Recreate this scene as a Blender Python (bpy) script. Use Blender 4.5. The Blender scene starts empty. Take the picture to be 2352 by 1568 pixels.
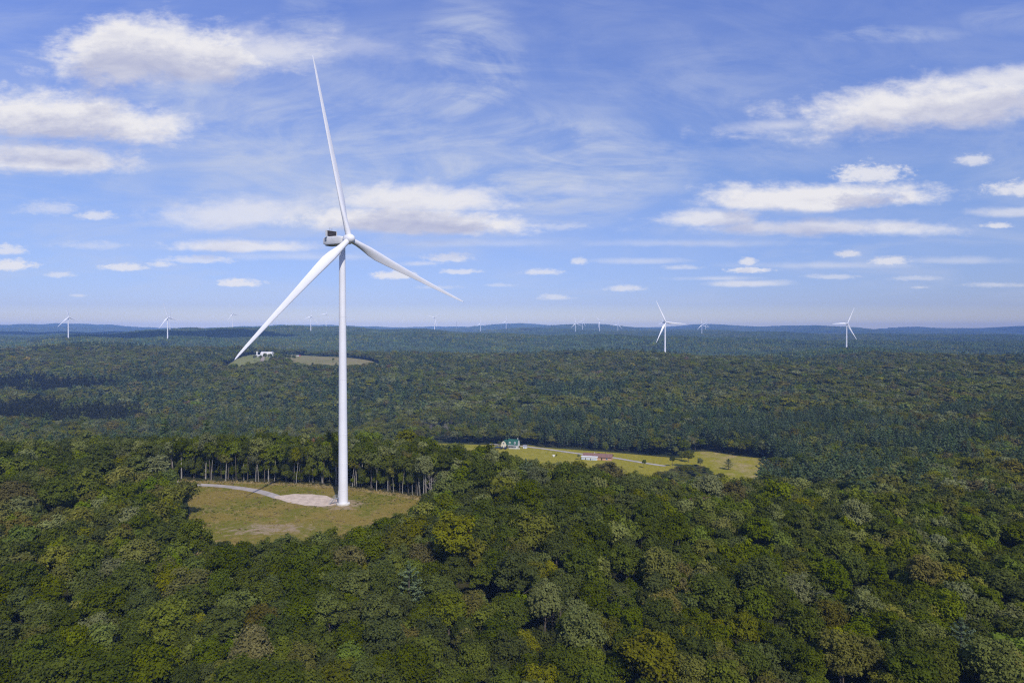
import bpy, math, random
import numpy as np
from mathutils import Vector, Matrix, Euler

rng = np.random.default_rng(7)
random.seed(7)
SC = bpy.context.scene
COL = SC.collection
R = math.radians
H = 53.0                 # camera height above the foot of the near turbine
F, CX, HOR = 1568.0, 1176.0, 758.0

def world_xy(px, py, z=0.0):
    """where a sight line of the photo meets the level z"""
    Y = (H - z) * F / (py - HOR)
    return ((px - CX) / F * Y, Y)

# ------------------------------------------------------------------ objects
def tag(o, label=None, cat=None, group=None, kind=None):
    if label: o['label'] = label
    if cat: o['category'] = cat
    if group: o['group'] = group
    if kind: o['kind'] = kind
    return o

def empty(name, loc=(0, 0, 0), rz=0.0):
    o = bpy.data.objects.new(name, None)
    COL.objects.link(o)
    o.location = loc
    o.rotation_euler = (0, 0, rz)
    o.empty_display_size = 0.5
    return o

def mesh_np(name, V, faces, mats=(), mat_idx=None, smooth=False, attrs=None):
    """faces: one int array (n,k) or a list of such arrays"""
    if not isinstance(faces, (list, tuple)): faces = [faces]
    faces = [np.asarray(f, dtype=np.int32) for f in faces if len(f)]
    me = bpy.data.meshes.new(name)
    V = np.asarray(V, dtype=np.float32)
    me.vertices.add(len(V))
    me.vertices.foreach_set('co', V.ravel())
    loops = np.concatenate([f.ravel() for f in faces])
    tot = np.concatenate([np.full(len(f), f.shape[1], np.int32) for f in faces])
    start = np.concatenate([[0], np.cumsum(tot)[:-1]]).astype(np.int32)
    me.loops.add(len(loops))
    me.loops.foreach_set('vertex_index', loops.astype(np.int32))
    me.polygons.add(len(tot))
    me.polygons.foreach_set('loop_start', start)
    try: me.polygons.foreach_set('loop_total', tot)
    except Exception: pass
    for m in mats: me.materials.append(m)
    if mat_idx is not None: me.polygons.foreach_set('material_index', np.asarray(mat_idx, np.int32))
    me.update(calc_edges=True)
    if smooth: me.polygons.foreach_set('use_smooth', np.ones(len(tot), bool))
    else: me.polygons.foreach_set('use_smooth', np.zeros(len(tot), bool))
    for k, v in (attrs or {}).items():
        a = me.attributes.new(k, 'FLOAT', 'POINT')
        a.data.foreach_set('value', np.asarray(v, np.float32))
    me.validate()
    return me

def link(name, me, parent=None, loc=(0, 0, 0), rot=(0, 0, 0)):
    o = bpy.data.objects.new(name, me)
    COL.objects.link(o)
    o.location = loc
    o.rotation_euler = rot
    if parent: o.parent = parent
    return o

class MB:
    """collects boxes, tubes, lathes into one mesh"""
    def __init__(s): s.V = []; s.F = []; s.n = 0
    def add(s, V, Fs):
        V = np.asarray(V, float).reshape(-1, 3)
        for f in Fs: s.F.append([i + s.n for i in f])
        s.V.append(V); s.n += len(V)
        return s
    def box(s, c, d, rz=0.0, M=None):
        x, y, z = d[0] / 2, d[1] / 2, d[2] / 2
        P = np.array([[i, j, k] for k in (-z, z) for j in (-y, y) for i in (-x, x)], float)
        if rz:
            ca, sa = math.cos(rz), math.sin(rz)
            P = P @ np.array([[ca, sa, 0], [-sa, ca, 0], [0, 0, 1]])
        P += np.array(c)
        return s.add(P, [(0, 2, 3, 1), (4, 5, 7, 6), (0, 1, 5, 4), (2, 6, 7, 3), (0, 4, 6, 2), (1, 3, 7, 5)])
    def tube(s, pts, rad, n=8, caps=True):
        pts = [Vector(p) for p in pts]
        if not hasattr(rad, '__len__'): rad = [rad] * len(pts)
        V, Fs = [], []
        up = Vector((0, 0, 1))
        for i, p in enumerate(pts):
            d = (pts[min(i + 1, len(pts) - 1)] - pts[max(i - 1, 0)]).normalized()
            a = d.cross(up)
            if a.length < 1e-3: a = Vector((1, 0, 0))
            a.normalize(); b = d.cross(a).normalized()
            for k in range(n):
                t = 2 * math.pi * k / n
                V.append(p + (a * math.cos(t) + b * math.sin(t)) * rad[i])
        for i in range(len(pts) - 1):
            for k in range(n):
                k2 = (k + 1) % n
                Fs.append((i * n + k, i * n + k2, (i + 1) * n + k2, (i + 1) * n + k))
        if caps:
            Fs.append(tuple(range(n))); Fs.append(tuple(reversed(range((len(pts) - 1) * n, len(pts) * n))))
        return s.add([tuple(v) for v in V], Fs)
    def prism(s, poly, axis_vec, loc=(0, 0, 0)):
        """poly: list of 3-D points, extruded by axis_vec"""
        P = np.array(poly, float) + np.array(loc); n = len(P)
        Q = P + np.array(axis_vec)
        Fs = [tuple(reversed(range(n))), tuple(range(n, 2 * n))] + [(i, (i + 1) % n, n + (i + 1) % n, n + i) for i in range(n)]
        return s.add(np.vstack([P, Q]), Fs)
    def build(s, name, mat, parent=None, smooth=False, loc=(0, 0, 0), rot=(0, 0, 0), bevel=0.0):
        me = bpy.data.meshes.new(name)
        V = np.vstack(s.V)
        me.from_pydata([tuple(v) for v in V], [], s.F)
        me.materials.append(mat); me.update()
        import bmesh
        bm = bmesh.new(); bm.from_mesh(me)
        bmesh.ops.recalc_face_normals(bm, faces=bm.faces[:])
        if bevel:
            bmesh.ops.bevel(bm, geom=bm.edges[:], offset=bevel, segments=2, affect='EDGES', clamp_overlap=True)
        bm.to_mesh(me); bm.free()
        if smooth:
            me.polygons.foreach_set('use_smooth', np.ones(len(me.polygons), bool))
            me.set_sharp_from_angle(angle=R(40))
        return link(name, me, parent, loc, rot)

# ------------------------------------------------------------------ materials
def newmat(name):
    m = bpy.data.materials.new(name)
    m.use_nodes = True
    nt = m.node_tree
    for n in list(nt.nodes): nt.nodes.remove(n)
    out = nt.nodes.new('ShaderNodeOutputMaterial')
    return m, nt, out

def N(nt, kind, **kw):
    n = nt.nodes.new(kind)
    for k, v in kw.items(): setattr(n, k, v)
    return n

def setv(node, name, v): node.inputs[name].default_value = v

def math_node(nt, op, a, b=None, c=None, clamp=False):
    n = N(nt, 'ShaderNodeMath', operation=op, use_clamp=clamp)
    for i, x in enumerate((a, b, c)):
        if x is None: continue
        if isinstance(x, (int, float)): n.inputs[i].default_value = x
        else: nt.links.new(x, n.inputs[i])
    return n.outputs[0]

def mix_col(nt, f, a, b, blend='MIX'):
    n = N(nt, 'ShaderNodeMix', data_type='RGBA', blend_type=blend)
    for idx, x in ((0, f), (6, a), (7, b)):
        if isinstance(x, (int, float)): n.inputs[idx].default_value = x
        elif isinstance(x, (tuple, list)): n.inputs[idx].default_value = (*x[:3], 1)
        else: nt.links.new(x, n.inputs[idx])
    return n.outputs[2]

def noise(nt, vec, scale, detail=4, rough=0.55, dist=0.0, dim='3D'):
    n = N(nt, 'ShaderNodeTexNoise', noise_dimensions=dim)
    if vec is not None: nt.links.new(vec, n.inputs['Vector'])
    setv(n, 'Scale', scale); setv(n, 'Detail', detail); setv(n, 'Roughness', rough); setv(n, 'Distortion', dist)
    return n.outputs['Fac']

def smooth(nt, x, lo, hi, a=0.0, b=1.0):
    n = N(nt, 'ShaderNodeMapRange', interpolation_type='SMOOTHSTEP', clamp=True)
    nt.links.new(x, n.inputs[0])
    for i, v in ((1, lo), (2, hi), (3, a), (4, b)):
        if isinstance(v, (int, float)): n.inputs[i].default_value = v
        else: nt.links.new(v, n.inputs[i])
    return n.outputs[0]

def solid(name, col, rough=0.5, var=0.12, scale=1.5, spec=0.4, streak=None):
    m, nt, out = newmat(name)
    p = N(nt, 'ShaderNodeBsdfPrincipled')
    tc = N(nt, 'ShaderNodeTexCoord')
    f = noise(nt, tc.outputs['Object'], scale, 5, 0.6)
    lo = tuple(c * (1 - var) for c in col); hi = tuple(min(1, c * (1 + var)) for c in col)
    nt.links.new(mix_col(nt, smooth(nt, f, 0.3, 0.7), lo, hi), p.inputs['Base Color'])
    setv(p, 'Roughness', rough); setv(p, 'Specular IOR Level', spec)
    nt.links.new(p.outputs[0], out.inputs[0])
    return m

def leaf_mat(name, col, trans=0.22, rough=0.55, hue=0.007):
    m, nt, out = newmat(name)
    oi = N(nt, 'ShaderNodeObjectInfo')
    at = N(nt, 'ShaderNodeAttribute', attribute_name='v')
    hs = N(nt, 'ShaderNodeHueSaturation')
    hs.inputs['Color'].default_value = (*col, 1)
    r = oi.outputs['Random']
    nt.links.new(math_node(nt, 'MULTIPLY_ADD', r, 2 * hue, 0.5 - hue), hs.inputs['Hue'])
    r2 = math_node(nt, 'FRACT', math_node(nt, 'MULTIPLY', r, 17.31))
    r3 = math_node(nt, 'FRACT', math_node(nt, 'MULTIPLY', r, 41.77))
    nt.links.new(math_node(nt, 'MULTIPLY_ADD', r3, 0.3, 0.82), hs.inputs['Saturation'])
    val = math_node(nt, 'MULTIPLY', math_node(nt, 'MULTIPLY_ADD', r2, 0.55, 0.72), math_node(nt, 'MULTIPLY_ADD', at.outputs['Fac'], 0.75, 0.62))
    nt.links.new(val, hs.inputs['Value'])
    p = N(nt, 'ShaderNodeBsdfPrincipled')
    setv(p, 'Roughness', rough); setv(p, 'Specular IOR Level', 0.03)
    nt.links.new(hs.outputs[0], p.inputs['Base Color'])
    t = N(nt, 'ShaderNodeBsdfTranslucent')
    nt.links.new(mix_col(nt, 0.6, hs.outputs[0], (min(1, col[0] * 1.7), col[1] * 1.7, col[2] * 0.6)), t.inputs['Color'])
    mx = N(nt, 'ShaderNodeMixShader'); setv(mx, 'Fac', trans)
    nt.links.new(p.outputs[0], mx.inputs[1]); nt.links.new(t.outputs[0], mx.inputs[2])
    nt.links.new(mx.outputs[0], out.inputs[0])
    return m

LEAF = {
    'dark green':    leaf_mat('leaf_dark_green',  (0.080, 0.098, 0.008)),
    'mid green':     leaf_mat('leaf_mid_green',   (0.112, 0.132, 0.010)),
    'olive green':   leaf_mat('leaf_olive_green', (0.142, 0.143, 0.013)),
    'bronze green':  leaf_mat('leaf_bronze_green', (0.142, 0.124, 0.026)),
    'grey green':    leaf_mat('leaf_grey_green',  (0.172, 0.186, 0.055)),
    'yellow green':  leaf_mat('leaf_yellow_green', (0.182, 0.180, 0.013)),
    'bright green':  leaf_mat('leaf_bright_green', (0.122, 0.160, 0.014)),
    'golden yellow': leaf_mat('leaf_golden', (0.29, 0.225, 0.015)),
    'rusty red':     leaf_mat('leaf_rusty', (0.20, 0.125, 0.065)),
}
PINE = leaf_mat('needles_pine', (0.082, 0.118, 0.046), 0.12, 0.6, 0.010)
PALEPINE = leaf_mat('needles_pale_pine', (0.120, 0.154, 0.058), 0.12, 0.6, 0.010)
SPRUCE = leaf_mat('needles_spruce', (0.040, 0.046, 0.018), 0.08, 0.65, 0.008)
RIDGE_HAZE = leaf_mat('leaf_ridge_haze_blue', (0.058, 0.094, 0.036), 0.15, 0.6, 0.010)  # bluish leaf colour stands in for extra distance haze on far ridges
CLASSES = list(LEAF)

def bark_mat(name, col):
    m, nt, out = newmat(name)
    tc = N(nt, 'ShaderNodeTexCoord')
    mp = N(nt, 'ShaderNodeMapping'); mp.inputs['Scale'].default_value = (6, 6, 1.0)
    nt.links.new(tc.outputs['Object'], mp.inputs['Vector'])
    f = noise(nt, mp.outputs[0], 1.3, 5, 0.65)
    p = N(nt, 'ShaderNodeBsdfPrincipled'); setv(p, 'Roughness', 0.9); setv(p, 'Specular IOR Level', 0.1)
    nt.links.new(mix_col(nt, smooth(nt, f, 0.35, 0.65), tuple(c * 0.45 for c in col), col), p.inputs['Base Color'])
    nt.links.new(p.outputs[0], out.inputs[0])
    return m
BARK = bark_mat('bark_grey_brown', (0.16, 0.135, 0.11))
PALEBARK = bark_mat('bark_pale', (0.42, 0.39, 0.34))
DEADBARK = bark_mat('bark_dead_grey', (0.33, 0.29, 0.27))

# ------------------------------------------------------------------ terrain
COLS = np.array([0, 300, 600, 900, 1200, 1500, 1760, 2050, 2352], float)
YK = np.array([0, 60, 120, 180, 230, 280, 350, 430, 520, 650, 800, 1000, 1300, 1600, 2000, 2500, 3000, 3600, 4500, 6000, 8200, 10800], float)
ZT = np.array([
 [-4, -4, -3, -1, 0, -5, -22, -34, -42, -45, -46, -40, -16, 6, -30, -22, 20, -20, 46, -10, 62, 104],
 [-3, -3, -2, 0, 0, -4, -22, -34, -43, -45, -46, -38, -15, 5, -32, -18, 28, -24, 38, 0, 64, 94],
 [-2, -2, -1, 0, 0, -3, -22, -36, -45, -47, -45, -32, -8, 2, -20, -8, 46, -20, 0, 10, 78, 90],
 [-4, -4, -2, 0, 0, -5, -26, -40, -48, -48, -44, -33, -13, -10, -38, -12, 44, -20, 0, 10, 62, 98],
 [-6, -6, -4, -4, -4, -14, -32, -45, -49, -48, -42, -33, -24, -16, -48, -26, 33, -26, 0, 20, 62, 94],
 [-10, -10, -8, -7, -9, -20, -36, -47, -50, -50, -44, -36, -24, -17, -52, -30, 33, -40, 10, 10, 66, 100],
 [-14, -14, -11, -11, -12, -24, -38, -48, -51, -50, -45, -38, -26, -22, -58, -44, 10, -55, 30, -20, 58, 104],
 [-18, -18, -14, -14, -16, -25, -35, -44, -48, -46, -42, -36, -26, -30, -54, -34, -2, -62, 14, -46, 50, 110],
 [-22, -22, -17, -17, -18, -26, -33, -38, -40, -38, -33, -28, -13, -24, -58, -36, -2, -58, 36, -56, 44, 98],
], float)
LY = np.linspace(math.log(40), math.log(12500), 360)
FC = np.linspace(-300, 2652, 240)
_g = np.array([np.interp(np.exp(LY), YK, row) for row in ZT])
_g = np.array([np.interp(FC, COLS, _g[:, j]) for j in range(len(LY))])      # (Y, col)
def _blur(a, k, ax):
    ker = np.exp(-0.5 * (np.arange(-3 * k, 3 * k + 1) / k) ** 2); ker /= ker.sum()
    p = [(0, 0), (0, 0)]; p[ax] = (3 * k, 3 * k)
    b = np.pad(a, p, mode='edge')
    return np.apply_along_axis(lambda v: np.convolve(v, ker, mode='valid'), ax, b)
_g = _blur(_blur(_g, 3, 0), 9, 1)

TURB = []     # hub px, hub py, distance, angle of first blade  (filled below); used for small knolls under each tower
def _raw(X, Y):
    X = np.asarray(X, float); Y = np.asarray(Y, float)
    Ya = np.maximum(np.abs(Y), 45.0)
    u = np.clip(X / np.maximum(Ya, 90.0), -1.0, 1.0) * F + CX
    d = np.where(Y < 0, np.hypot(X, Y), Ya)
    d = np.maximum(d, 45.0)
    i = (np.log(d) - LY[0]) / (LY[1] - LY[0]); i = np.clip(i, 0, len(LY) - 1.001)
    j = (np.clip(u, FC[0], FC[-1]) - FC[0]) / (FC[1] - FC[0]); j = np.clip(j, 0, len(FC) - 1.001)
    i0 = i.astype(int); j0 = j.astype(int); fi = i - i0; fj = j - j0
    z = (_g[i0, j0] * (1 - fi) * (1 - fj) + _g[i0 + 1, j0] * fi * (1 - fj) + _g[i0, j0 + 1] * (1 - fi) * fj + _g[i0 + 1, j0 + 1] * fi * fj)
    a = np.clip((d - 680) / 700, 0, 1) * (1 - 0.8 * np.exp(-((X + 430) ** 2 + (Y - 1400) ** 2) / (2 * 330 ** 2)))
    z = z + a * 6.0 * (np.sin(X / 150 + 1.3) * np.cos(Y / 130 + 0.4) + 0.6 * np.sin(X / 61 + Y / 90))
    b = np.clip((d - 2600) / 5000, 0, 1)
    z = z + b * 23.0 * (np.sin(X / 520 + 2.1 + Y / 1900) + 0.7 * np.sin(X / 233 + 0.5 - Y / 900) + 0.5 * np.sin(X / 1270 + 1.0))
    e = ((X + 70) / 95) ** 2 + ((Y - 197) / 72) ** 2
    w = np.clip((1.6 - e) / 0.8, 0, 1); w = w * w * (3 - 2 * w)
    return z * (1 - w)
KNOLL = []
def ground(X, Y):
    z = _raw(X, Y)
    for kx, ky, dz, s in KNOLL:
        z = z + dz * np.exp(-((np.asarray(X) - kx) ** 2 + (np.asarray(Y) - ky) ** 2) / (2 * s * s))
    return z
def gz(x, y): return float(ground(np.array([x]), np.array([y]))[0])

# far turbines: hub x, hub y (photo), distance, first-blade clockwise angle from straight up, yaw offset, wording
FAR = [
 (157, 728.5, 2350, -10, 0, 'white wind turbine on the ridge at the far left'),
 (385, 729, 2350, -17, 0, 'white wind turbine standing before a dim one, second from the left edge'),
 (390.5, 727.6, 3800, 4, 10, 'dim shaded wind turbine partly hidden behind a white turbine'),
 (534, 720.6, 3400, -18, 5, 'grey shaded wind turbine alone on the dark shadowed ridge'),
 (714, 726.7, 3150, 11, 15, 'small white wind turbine just beyond the distant white farm'),
 (749, 721, 3700, 23, 10, 'small wind turbine beside the big tower, right one of a pair'),
 (998, 730, 3800, 48, -8, 'wind turbine with two raised blades first right of the big tower'),
 (1103.7, 742, 5500, -2, -8, 'tiny wind turbine with one blade straight up, nearer the big tower'),
 (1162.5, 736.8, 5700, 1, -8, 'tiny highest-standing wind turbine on the skyline above the green-roofed house'),
 (1322, 742.3, 5000, -9, -4, 'first wind turbine from the left in the skyline row of four'),
 (1338, 738, 5600, 27, 4, 'second wind turbine from the left in the skyline row of four'),
 (1377, 736.8, 4900, -44, -8, 'third turbine in the skyline row of four, blades forming a letter Y'),
 (1419, 744.8, 5400, 16, 6, 'last and smallest wind turbine on the right of the skyline row'),
 (1527.5, 740.6, 1500, -27, 8, 'large white wind turbine on the middle ridge, tallest of the far ones'),
 (1521, 741, 5200, 10, 12, 'dim wind turbine tower close behind the tallest far turbine'),
 (1612, 746, 4700, -9, 0, 'small wind turbine on the blue ridge right of the tallest far one'),
 (1620, 743, 6600, 14, 6, 'faint wind turbine overlapping the small one on the blue ridge'),
 (1944.5, 743.2, 1950, 29, 20, 'white wind turbine on the wooded knoll at the right'),
]
for px, py, Y, a, yo, lab in FAR:
    X = (px - CX) / F * Y
    hz = H + (HOR - py) / F * Y
    bz = hz - 80.0
    s = 70 + Y * 0.05
    KNOLL.append((X, Y, 0.0, s))
for it in range(3):
    for k, (px, py, Y, a, yo, lab) in enumerate(FAR):
        X = (px - CX) / F * Y
        bz = H + (HOR - py) / F * Y - 80.0
        kx, ky, dz, s = KNOLL[k]
        KNOLL[k] = (kx, ky, dz + 0.7 * (bz - gz(X, Y)), s)

# terrain sheet, denser in front of the camera
def terrain_mesh():
    rr = np.concatenate([[0.5], np.geomspace(20, 90, 16), np.arange(94, 330, 4), np.geomspace(334, 11600, 185)])
    th_f = np.linspace(-48, 48, 300); th_b = np.linspace(48, 312, 80)[1:-1]
    th = np.radians(np.concatenate([th_f, th_b]))
    RR, TT = np.meshgrid(rr, th, indexing='ij')
    X = RR * np.sin(TT); Y = RR * np.cos(TT)
    Z = ground(X, Y)
    V = np.stack([X, Y, Z], -1).reshape(-1, 3)
    n, m = len(rr), len(th)
    i, j = np.meshgrid(np.arange(n - 1), np.arange(m), indexing='ij')
    j2 = (j + 1) % m
    Fq = np.stack([i * m + j, i * m + j2, (i + 1) * m + j2, (i + 1) * m + j], -1).reshape(-1, 4)[:, ::-1]
    return V, Fq
gm, nt, out = newmat('forest_floor')
p = N(nt, 'ShaderNodeBsdfPrincipled'); setv(p, 'Roughness', 0.95); setv(p, 'Specular IOR Level', 0.05)
tc = N(nt, 'ShaderNodeTexCoord')
f1 = noise(nt, tc.outputs['Object'], 0.02, 6, 0.65)
f2 = noise(nt, tc.outputs['Object'], 0.35, 5, 0.7)
c = mix_col(nt, smooth(nt, f2, 0.35, 0.65), (0.030, 0.030, 0.012), (0.060, 0.056, 0.022))
nt.links.new(mix_col(nt, smooth(nt, f1, 0.4, 0.65), c, (0.040, 0.052, 0.018)), p.inputs['Base Color'])
nt.links.new(p.outputs[0], out.inputs[0])
V, Fq = terrain_mesh()
tag(link('ground', mesh_np('ground', V, Fq, [gm], smooth=True)), 'dark forest floor under the trees, rolling to the horizon', 'ground', kind='structure')

# ------------------------------------------------------------------ open land
def inside(poly, X, Y):
    X = np.asarray(X, float); Y = np.asarray(Y, float)
    r = np.zeros(X.shape, bool)
    n = len(poly)
    for i in range(n):
        x1, y1 = poly[i]; x2, y2 = poly[(i + 1) % n]
        c = ((y1 > Y) != (y2 > Y)) & (X < (x2 - x1) * (Y - y1) / (y2 - y1 + 1e-12) + x1)
        r ^= c
    return r
def edge_dist(poly, X, Y, closed=True):
    X = np.asarray(X, float); Y = np.asarray(Y, float)
    d = np.full(X.shape, 1e9)
    n = len(poly)
    for i in range(n if closed else n - 1):
        x1, y1 = poly[i]; x2, y2 = poly[(i + 1) % n]
        L = (x2 - x1) ** 2 + (y2 - y1) ** 2 + 1e-9
        t = np.clip(((X - x1) * (x2 - x1) + (Y - y1) * (y2 - y1)) / L, 0, 1)
        d = np.minimum(d, np.hypot(X - x1 - t * (x2 - x1), Y - y1 - t * (y2 - y1)))
    return d
def smooth_poly(pts, n=6, closed=True):
    P = np.array(pts, float); out = []
    m = len(P)
    for i in range(m if closed else m - 1):
        if closed: p0, p1, p2, p3 = P[i - 1], P[i], P[(i + 1) % m], P[(i + 2) % m]
        else: p0, p1, p2, p3 = P[max(i - 1, 0)], P[i], P[i + 1], P[min(i + 2, m - 1)]
        for k in range(n):
            t = k / n
            out.append(0.5 * ((2 * p1) + (-p0 + p2) * t + (2 * p0 - 5 * p1 + 4 * p2 - p3) * t * t + (-p0 + 3 * p1 - 3 * p2 + p3) * t ** 3))
    if not closed: out.append(P[-1])
    return [tuple(v) for v in out]

CLEAR = smooth_poly([(-175, 258), (-140, 248), (-114.6, 240), (-85, 236), (-58.6, 230), (-37.7, 220), (-27, 214), (-22, 203), (-25, 184), (-36, 164), (-52, 150), (-64, 146), (-76, 158), (-86, 180), (-97, 204), (-112, 226), (-138, 238), (-175, 248)])
FIELD = smooth_poly([(-78, 602), (-30, 601), (-2, 596), (14, 600), (26, 590), (55, 580), (90, 567), (120, 553), (140, 548), (150, 572), (166, 578), (182, 560), (203, 540), (194, 510), (172, 450), (146, 440), (142, 500), (132, 518), (118, 490), (80, 440), (20, 400), (-30, 400), (-58, 450), (-62, 530)])
FARMS = smooth_poly([(-756, 1640), (-748, 1720), (-690, 1725), (-670, 1650)])
FARML = smooth_poly([(-500, 1185), (-545, 1330), (-578, 1500), (-520, 1545), (-470, 1490), (-470, 1380), (-445, 1190)])
FARMR = smooth_poly([(-550, 1640), (-461, 1655), (-370, 1545), (-285, 1400), (-240, 1200), (-345, 1180), (-405, 1250), (-496, 1470)])
FIELDS = (CLEAR, FIELD, FARML, FARMR, FARMS)

def sheet(name, poly, step, dz, mat, attr_fn=None):
    P = np.array(poly); x0, y0 = P.min(0); x1, y1 = P.max(0)
    xs = np.arange(x0, x1 + step, step); ys = np.arange(y0, y1 + step, step)
    GX, GY = np.meshgrid(xs, ys, indexing='ij')
    ins = inside(poly, GX, GY)
    import bmesh
    # constrained fill: grid quads whose corners are all inside, edge quads pulled to the outline
    n, m = GX.shape
    ok = ins[:-1, :-1] | ins[1:, :-1] | ins[:-1, 1:] | ins[1:, 1:]
    used = np.zeros((n, m), bool)
    i, j = np.nonzero(ok)
    for a, b in ((0, 0), (1, 0), (0, 1), (1, 1)): used[i + a, j + b] = True
    # pull outside corners back on to the outline
    oi, oj = np.nonzero(used & ~ins)
    for a, b in zip(oi, oj):
        best = None
        for k in range(len(poly)):
            ax, ay = poly[k]; bx, by = poly[(k + 1) % len(poly)]
            L = (bx - ax) ** 2 + (by - ay) ** 2 + 1e-9
            t = min(1, max(0, ((GX[a, b] - ax) * (bx - ax) + (GY[a, b] - ay) * (by - ay)) / L))
            qx, qy = ax + t * (bx - ax), ay + t * (by - ay)
            d = (qx - GX[a, b]) ** 2 + (qy - GY[a, b]) ** 2
            if best is None or d < best[0]: best = (d, qx, qy)
        GX[a, b], GY[a, b] = best[1], best[2]
    idx = -np.ones((n, m), int); idx[used] = np.arange(used.sum())
    X = GX[used]; Y = GY[used]
    Z = ground(X, Y) + dz
    Fq = np.stack([idx[i, j], idx[i + 1, j], idx[i + 1, j + 1], idx[i, j + 1]], -1)
    at = attr_fn(X, Y) if attr_fn else None
    return link(name, mesh_np(name, np.stack([X, Y, Z], -1), Fq, [mat], smooth=True, attrs=at))

def strip(name, pts, width, dz, mat, n=6, wob=0.0):
    P = np.array(smooth_poly(pts, n, closed=False))
    T = np.gradient(P, axis=0); T /= np.linalg.norm(T, axis=1)[:, None]
    Nn = np.stack([-T[:, 1], T[:, 0]], -1)
    w = np.full(len(P), width / 2) * (1 + wob * rng.uniform(-1, 1, len(P)))
    k = 5
    V = []
    for q in range(k):
        t = -1 + 2 * q / (k - 1)
        X = P[:, 0] + Nn[:, 0] * w * t; Y = P[:, 1] + Nn[:, 1] * w * t
        V.append(np.stack([X, Y, ground(X, Y) + dz], -1))
    V = np.array(V); L = len(P)
    a, b = np.meshgrid(np.arange(k - 1), np.arange(L - 1), indexing='ij')
    Fq = np.stack([a * L + b, (a + 1) * L + b, (a + 1) * L + b + 1, a * L + b + 1], -1).reshape(-1, 4)[:, ::-1]
    return link(name, mesh_np(name, V.reshape(-1, 3), Fq, [mat], smooth=True))

def land_mat(name, stops, scale, dry_col=None, bump=0.4):
    """patchy grassland: noise through three colours, plus a 'dry' attribute"""
    m, nt, out = newmat(name)
    tc = N(nt, 'ShaderNodeTexCoord'); o = tc.outputs['Object']
    a = noise(nt, o, scale, 6, 0.62, 0.6); b = noise(nt, o, scale * 7, 6, 0.72, 0.4); cfi = noise(nt, o, scale * 40, 4, 0.75)
    col = mix_col(nt, smooth(nt, a, 0.43, 0.57), stops[0], stops[1])
    col = mix_col(nt, smooth(nt, b, 0.50, 0.64), col, stops[2])
    if dry_col:
        at = N(nt, 'ShaderNodeAttribute', attribute_name='dry')
        d = math_node(nt, 'ADD', at.outputs['Fac'], math_node(nt, 'MULTIPLY_ADD', b, 1.4, -0.7))
        col = mix_col(nt, smooth(nt, d, 0.35, 0.75), col, dry_col)
        at2 = N(nt, 'ShaderNodeAttribute', attribute_name='bare')
        d2 = math_node(nt, 'ADD', at2.outputs['Fac'], math_node(nt, 'MULTIPLY_ADD', b, 1.8, -0.9))
        d2 = math_node(nt, 'ADD', d2, math_node(nt, 'MULTIPLY_ADD', cfi, 0.7, -0.35))
        col = mix_col(nt, smooth(nt, d2, 0.45, 0.8), col, (0.40, 0.295, 0.19))
    col = mix_col(nt, smooth(nt, cfi, 0.42, 0.62, 0.0, 0.55), col, tuple(x * 0.55 for x in stops[0]))
    p = N(nt, 'ShaderNodeBsdfPrincipled'); setv(p, 'Roughness', 0.95); setv(p, 'Specular IOR Level', 0.05)
    nt.links.new(col, p.inputs['Base Color'])
    bp = N(nt, 'ShaderNodeBump'); setv(bp, 'Strength', bump); setv(bp, 'Distance', 0.25)
    nt.links.new(cfi, bp.inputs['Height']); nt.links.new(bp.outputs[0], p.inputs['Normal'])
    nt.links.new(p.outputs[0], out.inputs[0])
    return m

def gravel_mat(name, c0, c1, scale=0.6):
    m, nt, out = newmat(name)
    tc = N(nt, 'ShaderNodeTexCoord'); o = tc.outputs['Object']
    a = noise(nt, o, scale, 6, 0.65, 0.5); b = noise(nt, o, scale * 12, 4, 0.75)
    col = mix_col(nt, smooth(nt, a, 0.38, 0.62), c0, c1)
    col = mix_col(nt, smooth(nt, b, 0.45, 0.7, 0, 0.4), col, tuple(x * 0.5 for x in c0))
    p = N(nt, 'ShaderNodeBsdfPrincipled'); setv(p, 'Roughness', 0.95); setv(p, 'Specular IOR Level', 0.1)
    nt.links.new(col, p.inputs['Base Color'])
    nt.links.new(p.outputs[0], out.inputs[0])
    return m

TB = (-51.3, 206.7)          # foot of the near turbine
GRAVEL = gravel_mat('gravel', (0.54, 0.43, 0.33), (0.72, 0.58, 0.44))
clear_mat = land_mat('clearing_grass', ((0.185, 0.175, 0.024), (0.275, 0.200, 0.045), (0.34, 0.245, 0.085)), 0.06, (0.40, 0.295, 0.14))
def clear_attr(X, Y):
    far = edge_dist([(-175, 258), (-114.6, 240), (-85, 236), (-58.6, 230), (-37.7, 220), (-22, 210)], X, Y, closed=False)
    dry = np.clip(1.2 - far / 3.2, 0, 1)
    dry = np.maximum(dry, 0.38 * np.clip((178 - Y) / 20, 0, 1))
    r = np.hypot((X - TB[0]), (Y - TB[1]))
    bare = np.clip(1.15 - np.abs(r - 4.0) / 5.5, 0, 1) * 0.75
    bare = np.maximum(bare, 0.76 * np.exp(-(((X + 65) / 18) ** 2 + ((Y - 181) / 8.5) ** 2)))
    bare = np.maximum(bare, 0.55 * np.exp(-(((X + 88) / 8) ** 2 + ((Y - 200) / 5) ** 2)))
    bare = np.maximum(bare, 0.70 * np.clip(1 - (edge_dist(PADP, X, Y)) / 3.0, 0, 1))
    bare = np.maximum(bare, 0.62 * np.clip(1.5 - (edge_dist(PATH, X, Y, False)) / 2.6, 0, 1))
    return {'dry': dry, 'bare': bare}
PADP = [(-75.5, 216.5), (-70, 219.5), (-62, 218.6), (-55.5, 214), (-52.5, 209.5), (-54.5, 205.2), (-60, 204.6), (-67, 208), (-73, 212.5)]
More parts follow.
